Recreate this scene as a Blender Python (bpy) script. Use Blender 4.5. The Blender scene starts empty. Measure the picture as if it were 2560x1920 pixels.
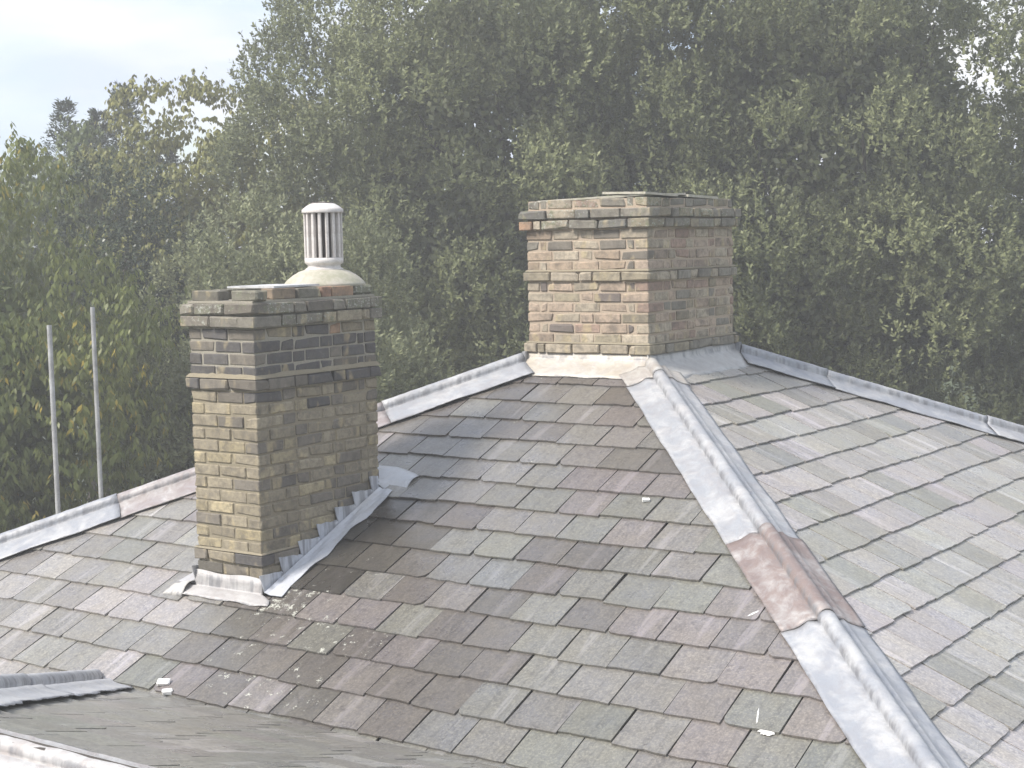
import bpy, math, random
import numpy as np
from mathutils import Matrix, Vector

# ------------------------------------------------------------------ camera
scene = bpy.context.scene
col = scene.collection
ZO = 9.0                                    # the roof apex stands about nine metres above the garden
CAM = Vector((5.2806, -9.4737, ZO - 0.0946))
YAW, PITCH, ROLL = -0.5983, 0.0910, -0.0207
fw = Vector((math.sin(YAW)*math.cos(PITCH), math.cos(YAW)*math.cos(PITCH), -math.sin(PITCH)))
rt = Vector((math.cos(YAW), -math.sin(YAW), 0))
up = rt.cross(fw)
r2 = rt*math.cos(ROLL) + up*math.sin(ROLL)
u2 = -rt*math.sin(ROLL) + up*math.cos(ROLL)
cam_d = bpy.data.cameras.new('camera'); cam = bpy.data.objects.new('camera', cam_d); col.objects.link(cam)
cam.matrix_world = Matrix(((r2.x, u2.x, -fw.x, CAM.x), (r2.y, u2.y, -fw.y, CAM.y), (r2.z, u2.z, -fw.z, CAM.z), (0, 0, 0, 1)))
cam_d.sensor_width = 36; cam_d.lens = 3827.2/2560*36; cam_d.clip_start = 0.1; cam_d.clip_end = 3000
scene.camera = cam

# ------------------------------------------------------------------ light
SUN_DIR = Vector((-0.48, -0.88, 0)).normalized()
SUN_EL = math.radians(47)
world = bpy.data.worlds.new('World'); scene.world = world; world.use_nodes = True
wn = world.node_tree.nodes; wl = world.node_tree.links; wn.clear()
w_out = wn.new('ShaderNodeOutputWorld'); w_bg = wn.new('ShaderNodeBackground')
sky = wn.new('ShaderNodeTexSky'); sky.sky_type = 'NISHITA'; sky.sun_disc = False
sky.sun_elevation = SUN_EL; sky.sun_rotation = math.atan2(SUN_DIR.x, SUN_DIR.y)
sky.air_density = 1.0; sky.dust_density = 1.5; sky.ozone_density = 1.5
w_tc = wn.new('ShaderNodeTexCoord'); w_map = wn.new('ShaderNodeMapping'); w_map.inputs['Scale'].default_value = (1.6, 1.6, 6.5)
w_noise = wn.new('ShaderNodeTexNoise'); w_noise.inputs['Scale'].default_value = 1.7; w_noise.inputs['Detail'].default_value = 7; w_noise.inputs['Roughness'].default_value = 0.55
w_ramp = wn.new('ShaderNodeValToRGB'); w_ramp.color_ramp.elements[0].position = 0.36; w_ramp.color_ramp.elements[1].position = 0.56
w_ramp.color_ramp.elements[0].color = (0.35, 0.35, 0.35, 1); w_ramp.color_ramp.elements[1].color = (1, 1, 1, 1)
w_n2 = wn.new('ShaderNodeTexNoise'); w_n2.inputs['Scale'].default_value = 2.4; w_n2.inputs['Detail'].default_value = 6
w_r2 = wn.new('ShaderNodeValToRGB'); w_r2.color_ramp.elements[0].position = 0.40; w_r2.color_ramp.elements[1].position = 0.60
w_r2.color_ramp.elements[0].color = (3.5, 3.95, 4.9, 1); w_r2.color_ramp.elements[1].color = (5.0, 5.05, 5.15, 1)
w_mix = wn.new('ShaderNodeMix'); w_mix.data_type = 'RGBA'
wl.new(w_tc.outputs['Generated'], w_map.inputs['Vector']); wl.new(w_map.outputs[0], w_noise.inputs['Vector']); wl.new(w_map.outputs[0], w_n2.inputs['Vector'])
wl.new(w_noise.outputs['Fac'], w_ramp.inputs[0]); wl.new(w_n2.outputs['Fac'], w_r2.inputs[0])
wl.new(w_ramp.outputs[0], w_mix.inputs[0]); wl.new(sky.outputs[0], w_mix.inputs[6]); wl.new(w_r2.outputs[0], w_mix.inputs[7])
wl.new(w_mix.outputs[2], w_bg.inputs[0]); wl.new(w_bg.outputs[0], w_out.inputs[0])
w_bg.inputs[1].default_value = 0.118
sun_d = bpy.data.lights.new('sun', 'SUN'); sun_d.energy = 2.8; sun_d.angle = math.radians(14); sun_d.color = (1, 0.945, 0.875)
sun = bpy.data.objects.new('sun', sun_d); col.objects.link(sun)
sdir = Vector((SUN_DIR.x*math.cos(SUN_EL), SUN_DIR.y*math.cos(SUN_EL), math.sin(SUN_EL)))
sun.rotation_euler = sdir.to_track_quat('Z', 'Y').to_euler(); sun.location = (-20, -20, 40)
vs = scene.view_settings; vs.view_transform = 'Standard'; vs.look = 'None'; vs.exposure = 1.08; vs.gamma = 1; vs.use_curve_mapping = False
cy = scene.cycles
cy.use_denoising = True; cy.max_bounces = 6; cy.diffuse_bounces = 3; cy.glossy_bounces = 2; cy.transmission_bounces = 3
cy.volume_bounces = 0; cy.transparent_max_bounces = 6; cy.caustics_reflective = False; cy.caustics_refractive = False

# ------------------------------------------------------------------ helpers
rng = random.Random(7)
def tag(o, label=None, cat=None, group=None, kind=None):
    if label: o['label'] = label
    if cat: o['category'] = cat
    if group: o['group'] = group
    if kind: o['kind'] = kind
    return o
def link(o, parent=None):
    col.objects.link(o)
    if parent:
        o.parent = parent
        o.matrix_parent_inverse = parent.matrix_world.inverted() if parent.get('_root') else Matrix()
    return o
def empty(name, loc):
    o = bpy.data.objects.new(name, None); o.location = loc; col.objects.link(o)
    return o
ROOT = {}
def root_of(o):
    while o.parent: o = o.parent
    return o
def put(name, me, parent=None, mw=None, color=None):
    """link a mesh whose world matrix is mw; parents other than empties sit at identity under their root"""
    o = bpy.data.objects.new(name, me); col.objects.link(o)
    if parent:
        o.parent = parent
        o.matrix_parent_inverse = Matrix.Translation(-Vector(parent.location)) if parent.type == 'EMPTY' else Matrix()
        if parent.type != 'EMPTY':
            # parts built in world coordinates share their root's frame
            pass
    if mw is not None: o.matrix_basis = mw
    if color: o.color = color
    return o
def mesh(name, v, f, m=None, smooth=False):
    me = bpy.data.meshes.new(name); me.from_pydata([tuple(p) for p in v], [], f); me.update()
    if m: me.materials.append(m)
    if smooth:
        me.polygons.foreach_set('use_smooth', [True]*len(me.polygons))
    return me
def bevel_box(lx, ly, lz, b, jit, rg, chip=0.0):
    v = []; idx = {}
    for sx in (-1, 1):
        for sy in (-1, 1):
            for sz in (-1, 1):
                c = Vector((sx*lx/2, sy*ly/2, sz*lz/2)); bb = b
                if chip and rg.random() < 0.22: bb = b + rg.uniform(0.3, 1)*chip
                for ax in range(3):
                    p = c.copy()
                    for k in range(3):
                        if k != ax: p[k] -= math.copysign(bb, c[k])
                    p += Vector([rg.uniform(-jit, jit) for _ in range(3)])
                    idx[(sx, sy, sz, ax)] = len(v); v.append(p)
    f = []
    S = [(-1, -1), (1, -1), (1, 1), (-1, 1)]
    for ax in range(3):
        o1, o2 = (ax+1) % 3, (ax+2) % 3
        for s in (-1, 1):
            q = []
            for a, c in S:
                k = [0, 0, 0]; k[ax] = s; k[o1] = a; k[o2] = c; q.append(idx[(*k, ax)])
            f.append(q if s > 0 else q[::-1])
    for ax in range(3):                         # edge strips running along ax
        o1, o2 = (ax+1) % 3, (ax+2) % 3
        for a, c in S:
            k0 = [0]*3; k1 = [0]*3; k0[ax] = -1; k1[ax] = 1
            k0[o1] = k1[o1] = a; k0[o2] = k1[o2] = c
            q = [idx[(*k0, o1)], idx[(*k1, o1)], idx[(*k1, o2)], idx[(*k0, o2)]]
            f.append(q if a*c < 0 else q[::-1])
    for sx in (-1, 1):
        for sy in (-1, 1):
            for sz in (-1, 1):
                q = [idx[(sx, sy, sz, i)] for i in range(3)]
                f.append(q if sx*sy*sz > 0 else q[::-1])
    return v, f
def clip_poly(P, nx, ny, c):
    """keep nx*x+ny*y <= c"""
    out = []; n = len(P)
    for i in range(n):
        a, b = P[i], P[(i+1) % n]
        da = nx*a[0]+ny*a[1]-c; db = nx*b[0]+ny*b[1]-c
        if da <= 0: out.append(a)
        if (da < 0) != (db < 0) and abs(da-db) > 1e-9:
            t = da/(da-db); out.append((a[0]+t*(b[0]-a[0]), a[1]+t*(b[1]-a[1])))
    return out

# ------------------------------------------------------------------ materials
class NT:
    def __init__(self, name):
        self.m = bpy.data.materials.new(name); self.m.use_nodes = True
        self.t = self.m.node_tree; self.n = self.t.nodes; self.l = self.t.links
        self.b = self.n['Principled BSDF']
    def new(self, typ, **kw):
        x = self.n.new(typ)
        for k, v in kw.items():
            if hasattr(x, k): setattr(x, k, v)
        return x
    def lk(self, a, b): self.l.new(a, b)
    def noise(self, vec, scale, detail=4, rough=0.55, w=None, dist=0.0):
        x = self.n.new('ShaderNodeTexNoise')
        if w is not None:
            x.noise_dimensions = '4D'; self.lk(w, x.inputs['W'])
        x.inputs['Scale'].default_value = scale; x.inputs['Detail'].default_value = detail; x.inputs['Roughness'].default_value = rough
        x.inputs['Distortion'].default_value = dist
        if vec is not None: self.lk(vec, x.inputs['Vector'])
        return x.outputs['Fac']
    def mapping(self, vec, scale, loc=(0, 0, 0)):
        x = self.n.new('ShaderNodeMapping'); x.inputs['Scale'].default_value = scale; x.inputs['Location'].default_value = loc
        self.lk(vec, x.inputs['Vector']); return x.outputs[0]
    def ramp(self, fac, stops):
        x = self.n.new('ShaderNodeValToRGB'); cr = x.color_ramp
        while len(cr.elements) < len(stops): cr.elements.new(0.5)
        for e, (p, c) in zip(cr.elements, stops):
            e.position = p; e.color = (c, c, c, 1) if not hasattr(c, '__len__') else (*c, 1)
        self.lk(fac, x.inputs[0]); return x.outputs[0]
    def mix(self, fac, a, b, mode='MIX'):
        x = self.n.new('ShaderNodeMix'); x.data_type = 'RGBA'; x.blend_type = mode
        for s, k in ((fac, 0), (a, 6), (b, 7)):
            if isinstance(s, (int, float)): x.inputs[k].default_value = s
            elif isinstance(s, tuple): x.inputs[k].default_value = (*s, 1)
            else: self.lk(s, x.inputs[k])
        return x.outputs[2]
    def math(self, op, a, b=0.0):
        x = self.n.new('ShaderNodeMath'); x.operation = op
        for s, k in ((a, 0), (b, 1)):
            if isinstance(s, (int, float)): x.inputs[k].default_value = s
            else: self.lk(s, x.inputs[k])
        return x.outputs[0]
    def bump(self, h, strength, dist=0.01):
        x = self.n.new('ShaderNodeBump'); x.inputs['Strength'].default_value = strength; x.inputs['Distance'].default_value = dist
        self.lk(h, x.inputs['Height']); self.lk(x.outputs[0], self.b.inputs['Normal'])
    def rough(self, v):
        if isinstance(v, (int, float)): self.b.inputs['Roughness'].default_value = v
        else: self.lk(v, self.b.inputs['Roughness'])
    def color(self, v):
        if isinstance(v, tuple): self.b.inputs['Base Color'].default_value = (*v, 1)
        else: self.lk(v, self.b.inputs['Base Color'])

def m_slate(joined=False):
    """single slates take tint and seed from the object, joined courses from the mesh"""
    t = NT('slate_courses' if joined else 'slate')
    if joined:
        tc = t.new('ShaderNodeUVMap').outputs[0]; oi = t.new('ShaderNodeAttribute'); oi.attribute_name = 'tint'
        ra = t.new('ShaderNodeAttribute'); ra.attribute_name = 'seed'; w = t.math('MULTIPLY', ra.outputs['Fac'], 57.0)
    else:
        tc = t.new('ShaderNodeTexCoord').outputs['Object']; oi = t.new('ShaderNodeObjectInfo'); w = t.math('MULTIPLY', oi.outputs['Random'], 57.0)
    c = oi.outputs['Color']
    big = t.noise(tc, 5.5, 3, 0.5, w)
    lite = t.mix(1.0, c, (1.75, 1.72, 1.74), 'MULTIPLY'); dim = t.mix(1.0, c, (0.55, 0.53, 0.50), 'MULTIPLY'); film = t.mix(1.0, c, (0.98, 0.93, 0.78), 'MULTIPLY')
    c1 = t.mix(t.ramp(big, [(0.35, 0.0), (0.65, 0.8)]), c, film)                              # faint ochre film
    band = t.noise(t.mapping(tc, (9, 0.9, 1)), 1.0, 2, 0.4, w)
    c2 = t.mix(t.ramp(band, [(0.60, 0.0), (0.65, 0.62)]), c1, lite)                           # bleached stripes down the slate
    band2 = t.noise(t.mapping(tc, (16, 0.7, 1), (3, 1, 0)), 1.0, 2, 0.4, w)
    c3 = t.mix(t.ramp(band2, [(0.60, 0.0), (0.72, 0.6)]), c2, dim)
    grain = t.noise(t.mapping(tc, (75, 5, 1)), 1.0, 3, 0.6, w)
    c3 = t.mix(t.ramp(grain, [(0.36, 0.55), (0.52, 0.0)]), c3, dim)
    sp = t.noise(tc, 80, 3, 0.7, w)
    c4 = t.mix(t.ramp(sp, [(0.46, 0.0), (0.68, 0.75)]), c3, t.mix(1.0, c, (1.8, 1.75, 1.5), 'MULTIPLY'))   # fine lichen grain
    sp2 = t.noise(tc, 34, 3, 0.65, w)
    c5 = t.mix(t.ramp(sp2, [(0.30, 0.7), (0.45, 0.0)]), c4, dim)
    # crusty pale lichen rosettes, amount carried by the slate itself
    lz = t.noise(tc, 19.0, 2, 0.5, w); lf = t.noise(tc, 85, 4, 0.75, w)
    thr = t.math('SUBTRACT', 0.865, t.math('MULTIPLY', oi.outputs['Alpha'], 0.20))
    lm = t.math('GREATER_THAN', t.math('ADD', t.math('MULTIPLY', lz, 0.62), t.math('MULTIPLY', lf, 0.58)), thr)
    c6 = t.mix(t.math('MULTIPLY', lm, 0.9), c5, (0.50, 0.50, 0.43))
    t.color(c6); t.rough(t.ramp(big, [(0.3, 0.24), (0.7, 0.42)])); t.b.inputs['Specular IOR Level'].default_value = 0.9
    h = t.math('ADD', t.math('MULTIPLY', t.noise(tc, 26, 5, 0.65, w), 0.8), t.math('MULTIPLY', lm, 0.35))
    h = t.math('ADD', h, t.math('MULTIPLY', t.noise(t.mapping(tc, (5, 11, 1)), 1.0, 4, 0.6, w), 0.9))
    t.bump(h, 0.5, 0.006)
    return t.m
def m_brick():
    t = NT('stock_brick'); tc = t.new('ShaderNodeTexCoord').outputs['Object']; oi = t.new('ShaderNodeObjectInfo')
    w = t.math('MULTIPLY', oi.outputs['Random'], 91.0); c = oi.outputs['Color']
    a = t.noise(tc, 14, 4, 0.65, w); b = t.noise(tc, 70, 4, 0.7, w); d = t.noise(t.mapping(tc, (9, 9, 5)), 1.0, 2, 0.5, w)
    c1 = t.mix(t.ramp(a, [(0.32, 0.6), (0.53, 0.0)]), c, (0.075, 0.066, 0.058))                # soot blotches
    c2 = t.mix(t.ramp(d, [(0.60, 0.0), (0.68, 0.55)]), c1, (0.50, 0.41, 0.24))                  # pale kissed patches
    c3 = t.mix(t.ramp(b, [(0.58, 0.0), (0.75, 0.5)]), c2, (0.40, 0.37, 0.31))
    gr = t.noise(tc, 34, 4, 0.7, w)
    c3 = t.mix(t.ramp(gr, [(0.40, 0.45), (0.55, 0.0)]), c3, (0.15, 0.135, 0.115))
    mo = t.noise(tc, 22, 4, 0.7, w)
    thr = t.math('SUBTRACT', 0.80, t.math('MULTIPLY', oi.outputs['Alpha'], 0.36))
    ms = t.ramp(t.math('SUBTRACT', mo, thr), [(0.0, 0.0), (0.10, 0.8)])
    c4 = t.mix(ms, c3, (0.17, 0.175, 0.115))
    lt = t.ramp(t.math('SUBTRACT', t.noise(tc, 60, 3, 0.7, w), t.math('ADD', thr, 0.06)), [(0.0, 0.0), (0.06, 0.8)])
    c5 = t.mix(lt, c4, (0.42, 0.43, 0.37))
    t.color(c5); t.rough(0.9); t.b.inputs['Specular IOR Level'].default_value = 0.25
    t.bump(t.math('ADD', t.math('MULTIPLY', a, 0.9), t.math('MULTIPLY', b, 0.5)), 0.75, 0.010)
    return t.m
def m_mortar(name, c0, c1):
    t = NT(name); tc = t.new('ShaderNodeTexCoord').outputs['Object']
    a = t.noise(tc, 9, 5, 0.6); b = t.noise(tc, 120, 3, 0.7)
    t.color(t.mix(t.ramp(b, [(0.35, 0.0), (0.7, 0.35)]), t.mix(a, c0, c1), (0.12, 0.11, 0.1))); t.rough(0.95)
    t.bump(b, 0.8, 0.006); return t.m
def m_lead():
    t = NT('weathered_lead'); tc = t.new('ShaderNodeTexCoord').outputs['Object']; oi = t.new('ShaderNodeObjectInfo')
    w = t.math('MULTIPLY', oi.outputs['Random'], 33.0); c = oi.outputs['Color']
    a = t.noise(tc, 4.2, 6, 0.68, w, 0.5); b = t.noise(tc, 24, 5, 0.7, w)
    gn = t.new('ShaderNodeSeparateXYZ'); t.lk(t.new('ShaderNodeNewGeometry').outputs['Normal'], gn.inputs[0])
    steep = t.ramp(gn.outputs[2], [(0.45, 1.0), (0.86, 0.0)]); d = t.noise(tc, 11, 3, 0.55, w, 1.2)
    c1 = t.mix(t.ramp(a, [(0.44, 0.0), (0.62, 0.6)]), c, (0.54, 0.535, 0.52))                   # white carbonate bloom
    c2 = t.mix(t.ramp(b, [(0.50, 0.0), (0.74, 0.3)]), c1, (0.30, 0.285, 0.275))
    c3 = t.mix(t.math('MULTIPLY', t.ramp(d, [(0.42, 0.0), (0.62, 0.75)]), oi.outputs['Alpha']), c2, (0.225, 0.165, 0.145))    # brown patina
    st = t.noise(t.mapping(tc, (22, 22, 2.0)), 1.0, 3, 0.6, w)
    c4 = t.mix(t.math('MULTIPLY', t.ramp(st, [(0.44, 0.0), (0.60, 0.75)]), steep), c3, (0.17, 0.17, 0.18))               # runs down the roll
    t.color(c4); t.rough(t.ramp(b, [(0.3, 0.42), (0.7, 0.65)])); t.b.inputs['Specular IOR Level'].default_value = 0.6
    t.b.inputs['Metallic'].default_value = 0.12
    t.bump(t.math('ADD', t.math('MULTIPLY', a, 0.7), t.math('ADD', t.math('MULTIPLY', b, 0.3), t.math('MULTIPLY', d, 0.7))), 0.5, 0.016)
    return t.m
def m_plain(name, c0, c1, scale=8, rough=0.8, bump=0.3, spec=0.4):
    t = NT(name); tc = t.new('ShaderNodeTexCoord').outputs['Object']
    a = t.noise(tc, scale, 5, 0.62); b = t.noise(tc, scale*9, 3, 0.65)
    t.color(t.mix(t.ramp(t.math('ADD', t.math('MULTIPLY', a, 0.7), t.math('MULTIPLY', b, 0.3)), [(0.38, 0.0), (0.62, 1.0)]), c0, c1)); t.rough(rough)
    t.b.inputs['Specular IOR Level'].default_value = spec
    t.bump(t.math('ADD', a, t.math('MULTIPLY', b, 0.5)), bump, 0.008); return t.m
def m_leaf(name, front, alt, back, glossy=0.45, trans=0.25, odd=None):
    t = NT(name); at = t.new('ShaderNodeAttribute'); at.attribute_name = 'rnd'
    g = t.new('ShaderNodeNewGeometry'); tc = t.new('ShaderNodeTexCoord').outputs['Object']
    big = t.noise(tc, 0.55, 3, 0.6)
    f = t.math('ADD', t.math('MULTIPLY', at.outputs['Fac'], 0.65), t.math('MULTIPLY', t.ramp(big, [(0.3, 0.0), (0.7, 1.0)]), 0.35))
    c = t.mix(f, front, alt); c = t.mix(t.math('MULTIPLY', g.outputs['Backfacing'], 0.8), c, back)
    if odd: c = t.mix(t.math('GREATER_THAN', at.outputs['Fac'], 0.93), c, odd)
    t.color(c); t.rough(glossy); t.b.inputs['Specular IOR Level'].default_value = 0.22
    tr = t.new('ShaderNodeBsdfTranslucent'); t.lk(t.mix(0.5, c, alt), tr.inputs[0])
    ms = t.new('ShaderNodeMixShader'); ms.inputs[0].default_value = trans
    o = t.n['Material Output']; t.lk(t.b.outputs[0], ms.inputs[1]); t.lk(tr.outputs[0], ms.inputs[2]); t.lk(ms.outputs[0], o.inputs['Surface'])
    return t.m

SLATE = m_slate(); SLATE_J = m_slate(True); BRICK = m_brick(); LEAD = m_lead()
MORT1 = m_mortar('grey_buff_mortar', (0.30, 0.27, 0.21), (0.42, 0.39, 0.32)); MORT2 = m_mortar('buff_mortar', (0.42, 0.33, 0.24), (0.52, 0.43, 0.33))
MORT3 = m_mortar('ochre_mortar', (0.25, 0.215, 0.145), (0.33, 0.285, 0.2))
FLAUNCH = m_plain('cement_flaunching', (0.33, 0.32, 0.24), (0.52, 0.48, 0.42), 5, 0.9, 0.5)
TERRA = m_plain('pale_terracotta', (0.50, 0.46, 0.43), (0.70, 0.67, 0.64), 11, 0.6, 0.2)
DARKIN = m_plain('sooty_inside', (0.07, 0.06, 0.058), (0.13, 0.115, 0.11), 6, 0.9, 0.1)
SLAB = m_plain('pale_slab', (0.42, 0.42, 0.42), (0.62, 0.62, 0.62), 5, 0.5, 0.2)
BOARD = m_plain('roof_boarding', (0.05, 0.045, 0.04), (0.09, 0.08, 0.07), 6, 0.9, 0.2)
GALV = m_plain('galvanised_steel', (0.27, 0.27, 0.265), (0.47, 0.475, 0.475), 5, 0.55, 0.2, 0.5)
DROP = m_plain('bird_lime', (0.78, 0.77, 0.74), (0.85, 0.85, 0.83), 30, 0.7, 0.2)
WALLM = m_plain('rendered_wall', (0.32, 0.25, 0.19), (0.40, 0.33, 0.25), 2, 0.9, 0.3)
BARK = m_plain('bark', (0.06, 0.05, 0.04), (0.12, 0.10, 0.08), 7, 0.9, 0.6)
GRASS = m_plain('rough_grass', (0.035, 0.05, 0.018), (0.07, 0.085, 0.03), 1.5, 0.95, 0.5)

# ------------------------------------------------------------------ ground
g = put('ground', mesh('ground', [(-1500, -1500, 0), (1500, -1500, 0), (1500, 1500, 0), (-1500, 1500, 0)], [(0, 1, 2, 3)], GRASS)); tag(g, kind='structure')

# ------------------------------------------------------------------ house
ZA = ZO - 0.99                    # height of the roof planes where they meet the big stack
SA, SB, SN = 0.433, 0.447, 0.34   # pitches
W2A, W2B = 1.0177, 1.36           # big stack plan
YV, ZV = -3.694, ZA + 0.433*-3.694
XJ = -1.62
house = empty('house', (0, 0, 0))
tag(house, 'house under a pyramid slate roof with lead hips running down from the broad chimney', 'house')
wing = empty('house_wing', (0, -6.85, 0))
tag(wing, 'lower wing with its own hipped slate roof beyond the valley below the narrow chimney', 'house')
EAVE = 4.7
class Slope:
    """2D frame on a roof plane: u along the courses, v up the slope (metres on the surface)"""
    def __init__(s, origin, eu, ev):
        s.o = Vector(origin); s.u = Vector(eu).normalized(); s.v = Vector(ev).normalized(); s.n = s.u.cross(s.v)
    def p(s, u, v, h=0.0): return s.o + s.u*u + s.v*v + s.n*h
    def mat(s, u, v, rot=0.0, tilt=0.0):
        M = Matrix((( s.u.x, s.v.x, s.n.x, 0), (s.u.y, s.v.y, s.n.y, 0), (s.u.z, s.v.z, s.n.z, 0), (0, 0, 0, 1)))
        return Matrix.Translation(s.p(u, v)) @ M @ Matrix.Rotation(rot, 4, 'Z') @ Matrix.Rotation(tilt, 4, 'X')
slA = Slope((0, 0, ZA), (1, 0, 0), (0, 1, SA))
slB = Slope((0, 0, ZA), (0, 1, 0), (-1, 0, SB))
slD = Slope((-W2A, 0, ZA), (0, -1, 0), (1, 0, SA))
slE = Slope((0, W2B, ZA), (-1, 0, 0), (0, -1, SA))
slN = Slope((0, YV, ZV), (-1, 0, 0), (0, -1, SN))
CA, CB, CN = math.hypot(1, SA), math.hypot(1, SB), math.hypot(1, SN)
YR = -6.66                        # ridge of the nearer roof
KH = 0.8                          # its hip runs along x = XJ + KH*(YV - y)
XR = XJ + KH*(YV-YR); SWN = SN/KH; KV = SWN/SA

def slate_outline(w, L, rg):
    """outline in local coords: tail at y=0, head at y=L"""
    d = [0.0, 0.0]; k = rg.random()
    if k < 0.22: d[rg.randint(0, 1)] = rg.uniform(0.015, 0.06)
    elif k < 0.28: d = [rg.uniform(0.01, 0.03), rg.uniform(0.01, 0.03)]
    P = []; h = w/2
    P.append((-h, L)); 
    P.append((-h+rg.uniform(-.001, .001), L*0.5))
    P.append((-h, d[0] + rg.uniform(0, .004)))
    if d[0] > 0: P.append((-h+d[0]*.35, d[0]*.3))
    n = 5
    for i in range(n+1):
        t = i/n; x = -h + d[0] + (w-d[0]-d[1])*t
        P.append((x, rg.uniform(-0.004, 0.004) + (rg.uniform(0, 0.012) if rg.random() < 0.06 else 0)))
    if d[1] > 0: P.append((h-d[1]*.35, d[1]*.3))
    P.append((h, d[1] + rg.uniform(0, .004)))
    P.append((h+rg.uniform(-.001, .001), L*0.5))
    P.append((h, L))
    return P
def slate_mesh(P, th, rise, L):
    """slab with the tail raised so that it laps the course below"""
    n = len(P); v = []
    for x, y in P: v.append((x, y, rise*(1-y/L)+th))
    for x, y in P: v.append((x, y, rise*(1-y/L)))
    f = [tuple(range(n)), tuple(range(2*n-1, n-1, -1))]
    for i in range(n):
        j = (i+1) % n; f.append((i, i+n, j+n, j))
    return mesh('slate', v, f, SLATE)
GAUGE = 0.24*CA; SW = 0.3025; SL = 0.365
_r = random.Random(3)
NV = 44
OUT = [slate_outline(SW-0.0092, SL, _r) for _ in range(NV)]
SHARED = [slate_mesh(P, 0.0105, 0.0155, SL) for P in OUT]
def pal(rg, zone):
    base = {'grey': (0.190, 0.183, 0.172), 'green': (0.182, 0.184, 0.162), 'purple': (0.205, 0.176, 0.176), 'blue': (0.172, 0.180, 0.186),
            'brown': (0.128, 0.110, 0.098), 'dark': (0.066, 0.058, 0.047), 'darkish': (0.098, 0.086, 0.074), 'pale': (0.258, 0.254, 0.246), 'lilac': (0.268, 0.248, 0.262)}[zone]
    k = rg.uniform(0.90, 1.12)*(1.0 if zone == 'dark' else 1.08); g = sum(base)/3*.55+.185*.45*(.45 if zone == 'dark' else .6 if zone == 'darkish' else 1)
    return tuple((c*.48+g*.52*f)*k*rg.uniform(0.985, 1.015) for c, f in zip(base, (1.015, .975, .995)))
def lay(sl, parent, rows, urange, zone_fn, clips, keep=None, joined=None, uoff=0.0, rot=0.0, sw=SW, rg=None, tone=1.0):
    """rows: list of v positions of the tails. clips(u,v) -> list of (nx,ny,c) half planes in (u,v)"""
    rg = rg or random.Random(11)
    for k, v0 in enumerate(rows):
        off = uoff + (0.5*sw if k % 2 else 0.0)
        i0 = int(math.floor((urange[0]-off)/sw)); i1 = int(math.ceil((urange[1]-off)/sw))
        for i in range(i0, i1+1):
            uc = off + sw*(i+0.5); vc = v0 - rot*uc
            du = rg.uniform(-0.004, 0.004); dv = rg.uniform(-0.010, 0.010)
            rr = rg.uniform(-0.015, 0.015) - rot
            if rg.random() < 0.05: rr += rg.uniform(-0.02, 0.02); dv -= rg.uniform(0, 0.025)
            lift = rg.choice((0, 0, 0, 0.002, 0.004, 0.006, 0.009)); q = rg.randrange(len(OUT))
            if keep and not keep(uc, vc): continue
            P = OUT[q]; cs = clips(uc, vc + 0.12)
            c, s = math.cos(rr), math.sin(rr)
            W = [(uc+du + x*c - y*s, vc+dv + x*s + y*c) for x, y in P]
            R = W; cut = False
            for (nx, ny, cc) in cs:
                if any(nx*a+ny*b > cc for a, b in R): cut = True; R = clip_poly(R, nx, ny, cc)
                if len(R) < 3: break
            if len(R) < 3: continue
            tilt = -lift/SL*0.6
            M = sl.mat(uc+du, vc+dv, rr, tilt) @ Matrix.Translation((0, 0, lift*0.3 + 0.001))
            zn, li = zone_fn(uc, vc+0.13, rg)
            if cut:
                loc = [((a-uc-du)*c + (b-vc-dv)*s, -(a-uc-du)*s + (b-vc-dv)*c) for a, b in R]
                ar = abs(sum(loc[i2][0]*loc[(i2+1) % len(loc)][1] - loc[(i2+1) % len(loc)][0]*loc[i2][1] for i2 in range(len(loc))))/2
                if ar < 0.0015: continue
                me = slate_mesh(loc, 0.0105, 0.0155, SL)
            else: me = SHARED[q]
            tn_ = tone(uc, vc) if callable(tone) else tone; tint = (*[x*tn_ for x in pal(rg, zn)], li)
            if joined is not None: joined.append((me, M, tint)); continue
            RECS.append((shown(R, sl), parent, me, M, tint))

RECS = []
def shown(R, sl):
    # area of the piece in the picture, nought when it lies outside
    pts = []
    for a, b in R:
        d = sl.p(a, b) - CAM; z = d.dot(fw)
        if z < .1: return 0.0
        pts.append((d.dot(r2)/z*1.495, d.dot(u2)/z*1.495))
    if not any(abs(x) < .5 and abs(y) < .375 for x, y in pts): return 0.0
    return abs(sum(pts[i][0]*pts[(i+1) % len(pts)][1]-pts[(i+1) % len(pts)][0]*pts[i][1] for i in range(len(pts))))/2
def place_slates(limit):
    # the slates that show largest become objects of their own, the rest one part on each slope
    RECS.sort(key=lambda q: -q[0]); rest = {}
    for i, (ar, parent, me, M, tint) in enumerate(RECS):
        if i < limit and ar > 0: put('slate', me, parent, M, tint)
        else: rest.setdefault(parent.name, (parent, []))[1].append((me, M, tint))
    print('slates', len(RECS), sum(1 for q in RECS if q[0] > 0))
    for parent, items in rest.values(): join_slates(items, parent)
    RECS.clear()
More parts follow.
